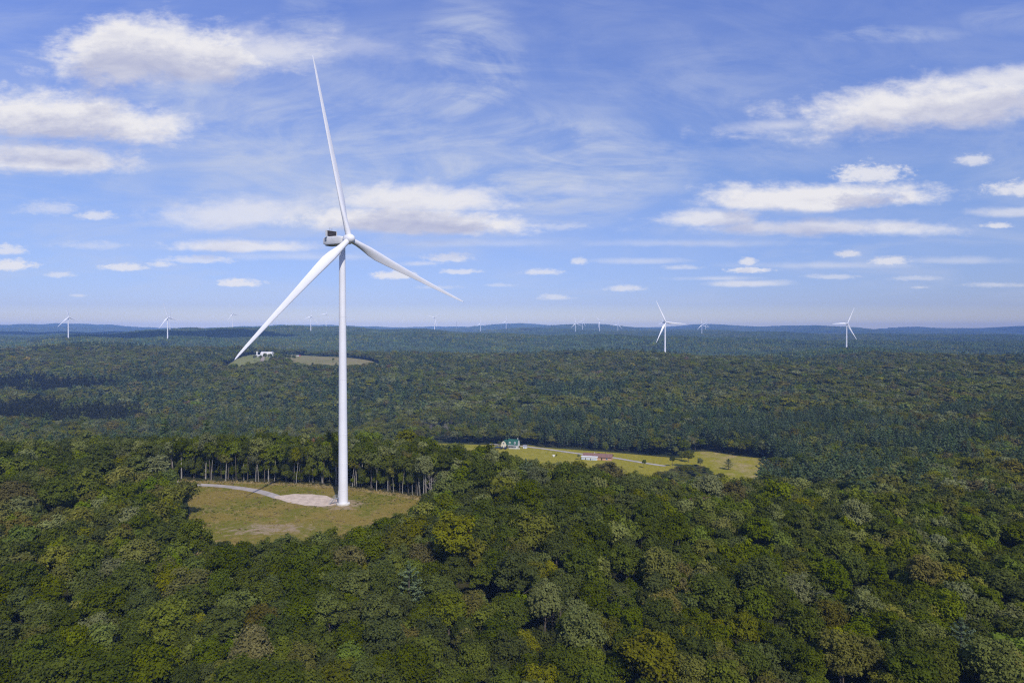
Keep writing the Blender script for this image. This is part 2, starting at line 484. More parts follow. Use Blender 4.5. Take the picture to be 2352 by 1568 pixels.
PATH = [(-175, 251), (-150, 246.5), (-128, 241), (-112, 234.5), (-97, 230.5), (-84, 224), (-73.5, 215)]
tag(sheet('clearing', CLEAR, 1.6, 0.08, clear_mat, clear_attr), 'mown brown and green grass clearing around the near turbine', 'clearing', kind='structure')
pad = smooth_poly([(x + rng.normal(0, .35), y + rng.normal(0, .35)) for x, y in smooth_poly(PADP, 3)], 3)
tag(sheet('gravel_pad', pad, 0.8, 0.14, GRAVEL), 'pale gravel crane pad beside the near turbine foot', 'gravel pad', kind='structure')
tag(strip('gravel_track', PATH, 3.4, 0.11, gravel_mat('track_gravel', (0.38, 0.34, 0.30), (0.50, 0.44, 0.39)), wob=0.06), 'grey gravel track crossing the clearing to the pad', 'track', kind='structure')

field_mat = land_mat('hay_field', ((0.275, 0.255, 0.018), (0.33, 0.28, 0.026), (0.37, 0.31, 0.055)), 0.012, (0.42, 0.32, 0.14), 0.3)
def field_attr(X, Y):
    dry = np.clip((X - 125) / 40, 0, 1) * 0.55
    dry = np.maximum(dry, np.clip(1 - edge_dist([(26, 588), (90, 565), (140, 545)], X, Y, False) / 6, 0, 1) * 0.3)
    return {'dry': dry, 'bare': np.zeros_like(X)}
tag(sheet('hay_field', FIELD, 5.0, 0.30, field_mat, field_attr), 'yellow green hay field in the valley around the green-roofed house', 'field', kind='structure')
ROAD = [world_xy(1120, 1023, -49), world_xy(1190, 1026.5, -49), world_xy(1262, 1034, -49), world_xy(1330, 1042.5, -49), world_xy(1395, 1049, -49), world_xy(1440, 1056, -49), world_xy(1485, 1063.5, -49), world_xy(1530, 1070, -49)]
tag(strip('farm_road', ROAD, 4.6, 0.45, gravel_mat('road_gravel', (0.40, 0.36, 0.31), (0.50, 0.45, 0.39), 0.15), 8), 'pale gravel farm road running between the house and the long building', 'road', kind='structure')
fa = land_mat('farm_field_green', ((0.22, 0.235, 0.07), (0.26, 0.26, 0.085), (0.30, 0.27, 0.11)), 0.006, (0.38, 0.29, 0.13), 0.2)
fb = land_mat('farm_field_tan', ((0.25, 0.235, 0.08), (0.31, 0.25, 0.11), (0.20, 0.16, 0.07)), 0.008, (0.40, 0.28, 0.13), 0.2)
fz = lambda X, Y: {'dry': np.zeros_like(X) + 0.1, 'bare': np.zeros_like(X)}
tag(sheet('pasture', FARML, 14.0, 0.8, fa, fz), 'light green pasture left of the distant white farm', 'field', kind='structure')
tag(sheet('strip_field', FARMS, 14.0, 0.8, fa, fz), 'narrow pale green strip of field left of the dark spruces', 'field', kind='structure')
tag(sheet('crop_field', FARMR, 14.0, 0.8, fb, fz), 'tan and green field right of the distant white farm', 'field', kind='structure')

def open_land(X, Y, margin=0.0):
    r = np.zeros(np.shape(X), bool)
    for P in FIELDS:
        r |= inside(P, X, Y)
        if margin: r |= edge_dist(P, X, Y) < margin
    r |= (X > -60) & (X < 195) & (Y > 310) & (Y < 470) & (X < 100)
    for px, py, D, a, yo, lab in FAR:
        r |= np.hypot(X - (px - CX) / F * D, Y - D) < 14
    return r

def pix_ground(px, py, y0=150, y1=14000):
    Ys = np.geomspace(y0, y1, 4000)
    z = ground((px - CX) / F * Ys, Ys); ray = H + (HOR - py) / F * Ys
    k = np.nonzero(z >= ray)[0]
    Y = Ys[k[0]] if len(k) else y1
    return ((px - CX) / F * Y, Y, gz((px - CX) / F * Y, Y))

# ------------------------------------------------------------------ wind turbines
WHITE = solid('turbine_white_paint', (0.80, 0.80, 0.82), 0.38, 0.03, 0.25, 0.5)
GREYW = solid('nacelle_white_shell', (0.72, 0.72, 0.71), 0.45, 0.05, 0.6)
DARKM = solid('dark_radiator', (0.045, 0.04, 0.042), 0.55, 0.25, 3.0)
BLUEG = solid('vent_blue_grey', (0.12, 0.15, 0.20), 0.5, 0.2, 2.0)
UNDER = solid('nacelle_belly_shade_grey', (0.30, 0.29, 0.30), 0.6, 0.12, 1.0)  # darker than the shell: underside shade put into the paint
CONC = solid('foundation_concrete', (0.62, 0.59, 0.53), 0.9, 0.12, 0.8, 0.2)
STEEL = solid('galvanised_steel', (0.34, 0.36, 0.38), 0.45, 0.15, 1.0)
HUBZ = 80.0

def lathe(prof, n=48):
    """prof: (r, z) list -> verts, quads"""
    V, Fq = [], []
    for r, z in prof:
        for k in range(n):
            t = 2 * math.pi * k / n
            V.append((r * math.cos(t), r * math.sin(t), z))
    for i in range(len(prof) - 1):
        for k in range(n):
            k2 = (k + 1) % n
            Fq.append((i * n + k, i * n + k2, (i + 1) * n + k2, (i + 1) * n + k))
    return V, Fq

# tower: three tapering sections with faint bolted flange rings between them
V, T_ = [], []
TOP, R0, R1 = 78.3, 1.43, 0.92
def add_lathe(prof):
    v, f = lathe(prof, 56); T_.extend([tuple(i + len(V) for i in q) for q in f]); V.extend(v)
add_lathe([(1.50, 0.0), (1.50, 0.16), (1.44, 0.16)])
add_lathe([(R0 + (R1 - R0) * k / 12, TOP * k / 12) for k in range(13)])
add_lathe([(R1, TOP), (R1 + 0.14, TOP), (R1 + 0.14, TOP + 0.35), (0.0, TOP + 0.35)])
for zf in (4.6, 12.6, 21.5, 38.0, 57.0):
    r = R0 + (R1 - R0) * zf / TOP
    add_lathe([(r - 0.01, zf - 0.045), (r + 0.03, zf - 0.045), (r + 0.03, zf + 0.045), (r - 0.01, zf + 0.045)])
TOWER = mesh_np('tower', V, np.array(T_), [WHITE], smooth=True); TOWER.set_sharp_from_angle(angle=R(50))

# blade along +Z from the hub centre, rotor axis along -Y
def blade_mesh():
    st = [ # z, chord, thickness ratio, twist deg, offset of quarter chord
        (1.2, 1.75, 1.0, 20, 0.5), (3.0, 1.75, 1.0, 20, 0.5), (5.5, 2.1, 0.66, 18, 0.45), (8.5, 2.75, 0.42, 14, 0.38), (11.5, 2.95, 0.33, 11, 0.33),
        (16, 2.65, 0.27, 8, 0.31), (22, 2.2, 0.24, 5.5, 0.30), (29, 1.75, 0.21, 3.5, 0.30), (36, 1.40, 0.19, 2, 0.30), (43, 1.08, 0.18, 1, 0.30),
        (48, 0.82, 0.17, 0.3, 0.30), (51.2, 0.58, 0.16, 0, 0.32), (52.6, 0.34, 0.15, 0, 0.38), (53.2, 0.08, 0.15, 0, 0.5)]
    n = 20; V = []
    for z, c, t, tw, q in st:
        a = R(tw + 4)
        pb = -0.9 * (max(z - 10, 0) / 43) ** 2          # pre-bend upwind
        for k in range(n):
            th = 2 * math.pi * k / n
            x = 0.5 * (1 + math.cos(th))
            if t > 0.9: yt = 0.5 * math.sin(th)
            else:
                yt = 5 * t * (0.2969 * math.sqrt(x) - 0.126 * x - 0.3516 * x ** 2 + 0.2843 * x ** 3 - 0.1015 * x ** 4)
                yt = yt if math.sin(th) >= 0 else -yt
                if t > 0.5: yt = yt * 0.6 + 0.5 * t * math.sin(th) * 0.4
            px, py = (x - q) * c, yt * c
            V.append((px * math.cos(a) - py * math.sin(a), px * math.sin(a) + py * math.cos(a) + pb, z))
    Fs = [np.array([(i * n + k, i * n + (k + 1) % n, (i + 1) * n + (k + 1) % n, (i + 1) * n + k) for i in range(len(st) - 1) for k in range(n)])]
    Fs.append(np.array([list(range((len(st) - 1) * n, len(st) * n))]))
    return mesh_np('blade', V, Fs, [WHITE], smooth=True)
BLADE = blade_mesh()
# hub spinner: lathe about -Y
pr = [(0.0, -1.45), (1.15, -1.45), (1.5, -1.2), (1.58, -0.5), (1.55, 0.2), (1.42, 0.8), (1.1, 1.4), (0.7, 1.75), (0.3, 1.92), (0.0, 1.96)]
V, Fq = lathe(pr, 40)
V = [(x, -z, y) for x, y, z in V]
HUB = mesh_np('hub', V, np.array(Fq), [WHITE], smooth=True)

def nacelle_mesh():
    mb = MB()
    # side profile (y rearwards, z up), lofted across with rounded shoulders
    ys = [-1.7, -1.2, 0.0, 2.4, 5.0, 6.3, 6.9, 7.1]
    top = [0.95, 1.15, 1.35, 1.45, 1.45, 1.40, 1.25, 0.9]
    bot = [-0.95, -1.15, -1.25, -1.25, -1.15, -1.0, -0.75, -0.4]
    wid = [1.15, 1.45, 1.65, 1.72, 1.70, 1.66, 1.58, 1.35]
    n = 24; V = []
    for y, t, b, w in zip(ys, top, bot, wid):
        for k in range(n):
            th = 2 * math.pi * k / n
            c, s = math.cos(th), math.sin(th)
            e = 0.28
            x = w * math.copysign(abs(c) ** e, c); z = (t + b) / 2 + (t - b) / 2 * math.copysign(abs(s) ** e, s)
            V.append((x, y, z))
    Fs = [tuple(range(n))[::-1], tuple(range((len(ys) - 1) * n, len(ys) * n))]
    for i in range(len(ys) - 1):
        for k in range(n):
            Fs.append((i * n + k, i * n + (k + 1) % n, (i + 1) * n + (k + 1) % n, (i + 1) * n + k))
    mb.add(V, Fs)
    mb.tube([(0, -1.65, 0), (0, -2.0, 0)], 1.2, 24)
    return mb

def turbine(loc, yaw, ang, label, full):
    root = empty('wind_turbine', loc, 0)
    tag(root, label, 'wind turbine', 'wind turbines on the wooded hills')
    tw_ = link('tower', TOWER, root)
    if not full: tw_.scale = (1.5, 1.5, 1)
    if full:
        mb = MB(); V, Fq = lathe([(0.0, -0.3), (2.05, -0.3), (2.05, 0.22), (1.95, 0.30), (0.0, 0.30)], 48); mb.add(V, Fq)
        f = mb.build('foundation', CONC, root, smooth=True)
        root.children[0].location.z = 0.30
    top = HUBZ
    def at(o):
        o.rotation_euler = (0, 0, yaw); o.location = (0, 0, top); return o
    if 'nac' not in CACHE:
        o = nacelle_mesh().build('nacelle', GREYW, root, smooth=True); CACHE['nac'] = o.data
    else: o = link('nacelle', CACHE['nac'], root)
    nac = at(o)
    if full:
        mb = MB(); mb.box((0, 4.9, 2.45), (3.5, 0.16, 1.75))
        for k in range(9): mb.box((-1.52 + k * 0.38, 4.8, 2.42), (0.04, 0.06, 1.6))
        c = mb.build('cooler', DARKM, nac)
        mb = MB(); mb.box((-1.84, 5.05, 2.35), (0.16, 0.75, 2.0)); mb.box((1.84, 5.05, 2.35), (0.16, 0.75, 2.0)); mb.box((0, 5.15, 3.36), (3.84, 0.55, 0.1))
        mb.build('cooler_frame', GREYW, nac, bevel=0.02)
        mb = MB(); mb.box((-1.73, 5.6, 0.62), (0.06, 0.85, 1.15)); mb.build('side_vent', BLUEG, nac)
        mb = MB(); mb.box((1.73, 5.6, 0.62), (0.06, 0.85, 1.15)); mb.build('side_vent', BLUEG, nac)
        mb = MB(); mb.box((0, 4.9, -1.18), (2.5, 2.8, 0.16)); mb.build('belly_shade_plate', UNDER, nac)  # added plate, coloured dark for the shade under the nacelle
        for xx in (-0.45, 0.35):
            mb = MB(); mb.tube([(xx, 5.15, 3.4), (xx, 5.15, 4.2)], 0.04, 6); mb.tube([(xx - 0.12, 5.15, 4.2), (xx + 0.12, 5.15, 4.2)], 0.03, 6)
            mb.build('wind_sensor', DARKM, nac)
    # rotor: hub centre 4 m in front of the tower axis, tilted 5 degrees
    ax = Vector((0, -3.2, 0.25)); ax.rotate(Euler((0, 0, yaw)))
    hub = link('hub', HUB, root)
    hub.location = Vector((0, 0, top)) + ax
    hub.rotation_euler = Euler((R(-5), 0, yaw), 'XYZ')
    for k in range(3):
        b = link('blade', BLADE, hub)
        b.rotation_euler = (0, R(ang + 120 * k), 0)
        if not full: b.scale = (1.6, 1.6, 1.0)
    return root, nac, hub
CACHE = {}
# the near turbine: rotor axis points towards the camera and to its right
to_cam = Vector((-TB[0], -TB[1], 0)).normalized()
def yaw_for(loc, off):
    """turn of local -Y on to a bearing that leans OFF degrees to the camera's right of the sight line"""
    d = Vector((-loc[0], -loc[1])).normalized()
    r = Vector((-d.y, d.x))
    a = math.cos(R(off)) * d + math.sin(R(off)) * r
    return math.atan2(a.y, a.x) + math.pi / 2
root, nac, hub = turbine((TB[0], TB[1], 0.0), yaw_for(TB, 40), -11, 'large white wind turbine standing in the near grass clearing', True)
tw = root.children[0]
# door, stair and landing at the left of the tower foot
mb = MB(); mb.box((-1.415, 0.15, 3.0), (0.10, 0.85, 2.1)); mb.build('door', GREYW, tw, bevel=0.02)
st = MB()
st.box((-2.05, 0.15, 1.9), (1.2, 1.15, 0.06))
for k in range(7): st.box((-2.8 - 0.22 * k, 0.15, 1.68 - 0.25 * k), (0.26, 1.0, 0.05))
for yy in (-0.38, 0.68):
    st.tube([(-2.6, yy, 1.86), (-4.35, yy, 0.0)], 0.07, 6)
    st.tube([(-2.6, yy, 2.9), (-4.35, yy, 1.0)], 0.035, 6)
    st.tube([(-1.45, yy, 2.9), (-2.6, yy, 2.9)], 0.035, 6)
    st.tube([(-1.45, yy, 2.4), (-2.6, yy, 2.4)], 0.03, 6)
    for xx in (-1.5, -2.6): st.tube([(xx, yy, 0.0), (xx, yy, 2.9)], 0.045, 6)
    for k in (0.33, 0.66, 1.0): st.tube([(-2.6 - 1.75 * k, yy, 1.9 * (1 - k)), (-2.6 - 1.75 * k, yy, 2.9 - 1.9 * k)], 0.03, 6)
st.build('access_stair', STEEL, root)

for px, py, Y, a, yo, lab in FAR:
    X = (px - CX) / F * Y
    z = H + (HOR - py) / F * Y - HUBZ
    turbine((X, Y, z), yaw_for((X, Y), 32 + yo * 0.5), a, lab, False)

mx, my, mz = (1048 - CX) / F * 6000, 6000, 0
mz = H + (HOR - 737) / F * 6000
mb = MB()
for sx, sy in ((-1, -1), (1, -1), (0, 1)): mb.tube([(sx * 2.2, sy * 2.2, mz - 75), (sx * 0.7, sy * 0.7, mz)], 0.45, 5)
for k in range(12): mb.box((0, 0, mz - 70 + k * 6), (3.2 - k * 0.15, 3.2 - k * 0.15, 0.4))
mb.box((0, 0, mz - 4), (3.0, 3.0, 5.0))
tag(mb.build('radio_mast', STEEL, None, loc=(mx, my, 0)), 'thin grey lattice mast on the far blue skyline', 'mast')

# ------------------------------------------------------------------ trees
ICO_V = np.array([(0, 0, 1), (0.894, 0, 0.447), (0.276, 0.851, 0.447), (-0.724, 0.526, 0.447), (-0.724, -0.526, 0.447), (0.276, -0.851, 0.447),
                  (0.724, 0.526, -0.447), (-0.276, 0.851, -0.447), (-0.894, 0, -0.447), (-0.276, -0.851, -0.447), (0.724, -0.526, -0.447), (0, 0, -1)])
ICO_F = np.array([(0, 1, 2), (0, 2, 3), (0, 3, 4), (0, 4, 5), (0, 5, 1), (1, 6, 2), (2, 7, 3), (3, 8, 4), (4, 9, 5), (5, 10, 1),
                  (2, 6, 7), (3, 7, 8), (4, 8, 9), (5, 9, 10), (1, 10, 6), (6, 11, 7), (7, 11, 8), (8, 11, 9), (9, 11, 10), (10, 11, 6)])

def unit(a): return a / (np.linalg.norm(a, axis=-1, keepdims=True) + 1e-9)

def cards(P, Nrm, size, g, aspect=0.75, droop=0.0):
    """one folded leaf spray (2 triangles bent along the middle) at each point"""
    n = len(P)
    t = unit(np.cross(Nrm, g.normal(size=(n, 3))))
    b = np.cross(Nrm, t)
    s = size[:, None]
    A = P - t * s * 0.5; B = P + t * s * 0.5
    bend = Nrm * s * g.uniform(-0.22, 0.10, (n, 1))
    C = P + b * s * 0.5 * aspect + bend + t * s * g.uniform(-.2, .2, (n, 1)); D = P - b * s * 0.5 * aspect + bend + t * s * g.uniform(-.2, .2, (n, 1))
    V = np.stack([A, D, B, C], 1).reshape(-1, 3)
    k = np.arange(n) * 4
    T = np.concatenate([np.stack([k, k + 1, k + 2], -1), np.stack([k, k + 2, k + 3], -1)])
    return V, T

def broad_parts(seed, w, h, base, nl, nc, size, core=0.62, spread=0.63):
    g = np.random.default_rng(seed)
    i = np.arange(nl) + 0.5
    zz = 1 - 1.45 * i / nl                               # from the top down to a little under the waist
    ph = i * 2.39996 + g.uniform(0, 6.28)
    rr = np.sqrt(np.clip(1 - zz ** 2, 0, 1))
    D = np.stack([rr * np.cos(ph), rr * np.sin(ph), zz], -1) + g.normal(0, 0.16, (nl, 3))
    ell = np.array([w / 2, w / 2 * g.uniform(0.8, 1.05), h / 2])
    c0 = np.array([g.normal(0, w * 0.04), g.normal(0, w * 0.04), base + h * 0.48])
    C = c0 + D * ell * spread * g.uniform(0.72, 1.24, (nl, 1))
    Rl = (w * 0.235) * g.uniform(0.55, 1.3, nl) * (26 / nl) ** 0.33
    out = unit((C - c0) / ell)
    d = unit(g.normal(size=(nl, nc, 3)) + out[:, None, :] * 0.75 + np.array([0, 0, 0.35]))
    rad = Rl[:, None, None] * g.uniform(0.72, 1.10, (nl, nc, 1))
    P = (C[:, None, :] + d * rad * np.array([1, 1, 0.78])).reshape(-1, 3)
    nr = unit(d * 0.8 + np.array([0, 0, 0.35]) + g.normal(0, 0.42, (nl, nc, 3))).reshape(-1, 3)
    V, T = cards(P, nr, size * g.uniform(0.65, 1.3, len(P)), g)
    lv = g.uniform(0.25, 0.75, nl)
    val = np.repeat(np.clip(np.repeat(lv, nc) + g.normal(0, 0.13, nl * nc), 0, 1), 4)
    Vs, Ts, vals, n = [V], [T], [val], len(V)
    if core:
        for k in range(nl):
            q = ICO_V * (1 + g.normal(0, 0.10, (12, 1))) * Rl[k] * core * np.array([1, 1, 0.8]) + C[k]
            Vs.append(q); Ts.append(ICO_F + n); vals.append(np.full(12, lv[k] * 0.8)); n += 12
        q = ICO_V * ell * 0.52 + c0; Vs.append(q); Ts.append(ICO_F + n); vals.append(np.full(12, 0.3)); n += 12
    return np.vstack(Vs), np.vstack(Ts), np.concatenate(vals)

def trunk_parts(seed, h, r, base, w, limbs=4, lean=0.25, n=7):
    g = random.Random(seed); mb = MB()
    lx, ly = g.uniform(-lean, lean), g.uniform(-lean, lean)
    pts = [(0, 0, -0.5), (lx * .2, ly * .2, h * .22), (lx * .7, ly * .7, h * .45), (lx, ly, h * .68), (lx * 1.2, ly * 1.2, h * .85)]
    mb.tube(pts, [r * 1.25, r * 0.95, r * 0.8, r * 0.55, r * 0.2], n, caps=False)
    for k in range(limbs):
        a = 2 * math.pi * (k + g.random()) / limbs
        z0 = base + (h - base) * g.uniform(0.0, 0.35); L = w * g.uniform(0.28, 0.42)
        p0 = Vector((lx, ly, z0)) * 1.0; p0.x *= 0.8; p0.y *= 0.8
        p1 = p0 + Vector((math.cos(a) * L * .5, math.sin(a) * L * .5, L * .55)); p2 = p0 + Vector((math.cos(a) * L, math.sin(a) * L, L * 1.0))
        mb.tube([p0, p1, p2], [r * .45, r * .3, r * .1], 5, caps=False)
    return mb

def pine_parts(seed, h, w, nw, nb, nc, size, base=0.22, style='pine'):
    g = np.random.default_rng(seed)
    P, Nn, S, val = [], [], [], []
    for k in range(nw):
        t = (k + 0.5) / nw
        z = h * (base + (0.97 - base) * t)
        if style == 'pine':
            L0 = w / 2 * (math.sin(math.pi * min(1, 0.30 + 0.72 * t)) ** 0.8) * g.uniform(0.75, 1.15); rise = 0.15 + 0.55 * t
        else:
            L0 = w / 2 * (1 - t) ** 0.85 + 0.12; rise = -0.35 + 0.3 * t
        L0 = max(L0, 0.25)
        for b in range(nb):
            a = 2 * math.pi * (b + g.uniform(-.3, .3)) / nb + k * 1.1
            L = L0 * g.uniform(0.6, 1.15)
            s = np.sqrt(g.uniform(0.06, 1, nc))
            wd = L * 0.30 * (1 - 0.5 * s)
            lat = g.uniform(-1, 1, nc) * wd
            up = z + L * rise * s ** 1.3 + g.normal(0, 0.10 * size + 0.02 * L, nc) + g.normal(0, h * 0.008)
            x = np.cos(a) * s * L - np.sin(a) * lat; y = np.sin(a) * s * L + np.cos(a) * lat
            P.append(np.stack([x, y, up], -1))
            Nn.append(unit(np.stack([np.cos(a) * 0.25 + g.normal(0, .3, nc), np.sin(a) * 0.25 + g.normal(0, .3, nc), np.ones(nc)], -1)))
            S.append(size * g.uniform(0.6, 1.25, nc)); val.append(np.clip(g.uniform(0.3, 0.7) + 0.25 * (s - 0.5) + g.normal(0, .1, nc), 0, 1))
    # leader tuft
    m = nc
    P.append(np.stack([g.normal(0, w * .03, m), g.normal(0, w * .03, m), h * (0.93 + 0.08 * g.uniform(0, 1, m))], -1)); Nn.append(unit(g.normal(size=(m, 3)) + [0, 0, .6])); S.append(np.full(m, size * .8)); val.append(np.full(m, .6))
    P = np.vstack(P)
    V, T = cards(P, np.vstack(Nn), np.concatenate(S), g, 0.6)
    return V, T, np.repeat(np.concatenate(val), 4)

def crown_mesh(name, parts, mat): 
    V, T, v = parts
    return mesh_np(name, V, T, [mat], attrs={'v': v})

# high-detail kinds (individual trees)
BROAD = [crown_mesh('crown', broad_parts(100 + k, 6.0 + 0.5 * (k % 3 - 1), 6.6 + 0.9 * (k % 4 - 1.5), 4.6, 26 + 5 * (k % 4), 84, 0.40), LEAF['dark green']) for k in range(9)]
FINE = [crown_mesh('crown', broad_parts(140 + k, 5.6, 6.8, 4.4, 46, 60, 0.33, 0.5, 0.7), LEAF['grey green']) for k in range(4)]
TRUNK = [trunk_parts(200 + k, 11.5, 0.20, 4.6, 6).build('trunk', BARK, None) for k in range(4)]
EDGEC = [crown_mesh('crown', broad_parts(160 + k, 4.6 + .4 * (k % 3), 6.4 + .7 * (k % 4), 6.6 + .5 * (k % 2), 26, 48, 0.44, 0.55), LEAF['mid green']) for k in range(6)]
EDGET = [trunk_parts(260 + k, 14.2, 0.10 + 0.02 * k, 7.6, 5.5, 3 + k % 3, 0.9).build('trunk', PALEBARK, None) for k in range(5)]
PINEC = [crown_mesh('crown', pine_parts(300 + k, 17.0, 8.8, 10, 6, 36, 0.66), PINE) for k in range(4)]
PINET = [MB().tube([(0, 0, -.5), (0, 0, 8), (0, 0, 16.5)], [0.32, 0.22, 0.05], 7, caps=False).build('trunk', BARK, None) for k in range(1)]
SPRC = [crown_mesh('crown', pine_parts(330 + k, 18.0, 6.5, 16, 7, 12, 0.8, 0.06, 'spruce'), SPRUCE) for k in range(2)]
def dead_parts(seed, h):
    g = random.Random(seed); mb = MB()
    mb.tube([(0, 0, -.4), (0.1, 0, h * .4), (0.25, 0.1, h * .75), (0.3, 0.1, h)], [.2, .16, .09, .02], 6, caps=False)
    for k in range(16):
        z = h * g.uniform(0.35, 0.92); a = g.uniform(0, 6.28); L = (1.1 - z / h) * h * g.uniform(.25, .5)
        p = Vector((.2 * z / h, .08 * z / h, z)); q = p + Vector((math.cos(a) * L * .6, math.sin(a) * L * .6, L * .5)); r = p + Vector((math.cos(a) * L * .9, math.sin(a) * L * .9, L * 1.0))
        mb.tube([p, q, r], [.07, .045, .012], 4, caps=False)
        for j in range(3):
            b = a + g.uniform(-1, 1); s = p.lerp(r, g.uniform(.4, .9))
            mb.tube([s, s + Vector((math.cos(b) * L * .3, math.sin(b) * L * .3, L * .3))], [.03, .008], 3, caps=False)
    return mb
DEAD = [dead_parts(400 + k, 12).build('dead_tree', DEADBARK, None) for k in range(2)]
TRUNK_M = [o.data for o in TRUNK]; EDGET_M = [o.data for o in EDGET]; PINET_M = [o.data for o in PINET]; DEAD_M = [o.data for o in DEAD]
for o in TRUNK + EDGET + PINET + DEAD: bpy.data.objects.remove(o)

def plant(kind, crown, trunk, mat, x, y, s, sz, label, group, cat='tree', rz=None, lean=0.0):
    root = empty(kind, (x, y, gz(x, y)), rng.uniform(0, 6.28) if rz is None else rz)
    root.scale = (s, s, sz)
    tag(root, label, cat, group)
    link('trunk', trunk, root)
    c = link('crown', crown, root)
    if mat is not None:
        c.material_slots[0].link = 'OBJECT'; c.material_slots[0].material = mat
    return root

# --------------------------------------------- where the trees of the near wood stand
def dart(n_try, xr, yr, wfun, keep, k=0.40):
    cell = 4.0; G = {}; out = []
    X = rng.uniform(*xr, n_try); Y = rng.uniform(*yr, n_try)
    ok = keep(X, Y)
    for x, y in zip(X[ok], Y[ok]):
        w = wfun(); ci, cj = int(x // cell), int(y // cell); good = True
        for i in range(ci - 2, ci + 3):
            for j in range(cj - 2, cj + 3):
                for (a, b, ww) in G.get((i, j), ()):
                    if (a - x) ** 2 + (b - y) ** 2 < (k * (w + ww)) ** 2: good = False; break
                if not good: break
            if not good: break
        if good:
            G.setdefault((ci, cj), []).append((x, y, w)); out.append((x, y, w))
    return np.array(out)
def near_keep(X, Y):
    k = np.abs(X) < 0.80 * Y + 14
    k &= ~open_land(X, Y, 1.6)
    return k
CREST = ([960, 1010, 1100, 1200, 1330, 1500, 1700, 1760, 1830], [960, 1032, 1040, 1053, 1070, 1073, 1083, 1090, 900])
NEAR = dart(60000, (-260, 260), (58, 300), lambda: float(np.clip(rng.lognormal(math.log(5.2), 0.26), 3.2, 8.8)), near_keep, 0.365)

# behind the far edge of the clearing the wood is tall and open-stemmed
FAR_EDGE = [(-175, 258), (-140, 248.5), (-114.6, 240.5), (-85, 236.5), (-58.6, 230.5), (-37.7, 220.5), (-26, 214)]
def lowfreq(X, Y, s, seed):
    r = np.random.default_rng(seed); v = 0
    for k in range(6):
        a = r.uniform(0, 6.28); f = s * r.uniform(0.6, 1.8)
        v = v + np.sin((X * math.cos(a) + Y * math.sin(a)) * f + r.uniform(0, 6.28))
    return v / 2.45
def classes_for(X, Y, mix):
    """colour class index of each tree; MIX gives the shares, nearby trees lean alike"""
    p = np.array([mix.get(c, 0.0) for c in CLASSES])
    P = np.repeat(p[None], len(X), 0)
    P[:, 4] *= np.exp(1.0 * lowfreq(X, Y, 0.045, 5)); P[:, 2] *= np.exp(0.9 * lowfreq(X, Y, 0.03, 6)); P[:, 3] *= np.exp(1.0 * lowfreq(X, Y, 0.035, 8)); P[:, 0] *= np.exp(0.7 * lowfreq(X, Y, 0.025, 9))
    P /= P.sum(1, keepdims=True)
    return (rng.random((len(X), 1)) > np.cumsum(P, 1)).sum(1).clip(0, len(CLASSES) - 1)
MIX_NEAR = {'dark green': .36, 'mid green': .27, 'olive green': .13, 'bronze green': .02, 'grey green': .06, 'yellow green': .022, 'bright green': .05, 'golden yellow': .0012, 'rusty red': .0012}
NCLS = classes_for(NEAR[:, 0], NEAR[:, 1], MIX_NEAR)
_hh = 0.8 + NEAR[:, 2] * 1.95
_g0 = ground(NEAR[:, 0], NEAR[:, 1]); _px = CX + F * NEAR[:, 0] / NEAR[:, 1]
_lim = np.interp(_px, CREST[0], CREST[1], left=0, right=0) + rng.uniform(-6, 7, len(NEAR))          # the shoulder of the hill carries lower trees
_lim2 = np.interp(_px, [338, 350, 420, 434, 566, 684, 760, 817, 900, 945, 990], [1066, 1094, 1106, 1186, 1222, 1232, 1224, 1204, 1190, 1172, 1120], left=0, right=0) + rng.uniform(-9, 12, len(NEAR))
_lim = np.where(NEAR[:, 1] < 215, np.maximum(_lim, _lim2), _lim)
_cap = np.where(_lim > 400, (H - (_lim - HOR) * NEAR[:, 1] / F - _g0) / _hh, 1.0)                    # how tall each may be
NCAP = np.clip(_cap, 0.3, 1.0)
_ok = _cap > 0.36
NEAR = NEAR[_ok]; NCLS = NCLS[_ok]; NCAP = NCAP[_ok]
nX, nY, nW = NEAR.T
nG = ground(nX, nY)
nEdge = edge_dist(FAR_EDGE, nX, nY, closed=False)
nBehind = (nEdge < 26) & (nY > np.interp(nX, [p[0] for p in FAR_EDGE], [p[1] for p in FAR_EDGE]))
nPX = CX + F * nX / nY
nTop = nG + (nW * 1.9 + 0.8) * NCAP
nPY = HOR + F * (H - nTop + 2) / nY
inview = (nPX > -40) & (nPX < 2392) & (HOR + F * (H - nTop) / nY < 1575)
# edge row: its own trees
edge_pts = []
P = np.array(FAR_EDGE); seg = np.hypot(*np.diff(P, axis=0).T); cum = np.concatenate([[0], np.cumsum(seg)])
s = 8.0
while s < cum[-1] + 6:
    x = np.interp(s, cum, P[:, 0]); y = np.interp(s, cum, P[:, 1])
    edge_pts.append((x + rng.normal(0, 0.5), y + rng.uniform(0.5, 4.5))); s += rng.choice([rng.uniform(0.8, 2.0), rng.uniform(2.2, 5.2)])
edge_pts = edge_pts[:64]
score = np.where(inview & ~nBehind, nW / np.hypot(nX, nY), 0)
order = np.argsort(-score)
CHOSEN = order[:300 - len(edge_pts)]
is_ind = np.zeros(len(nX), bool); is_ind[CHOSEN] = True

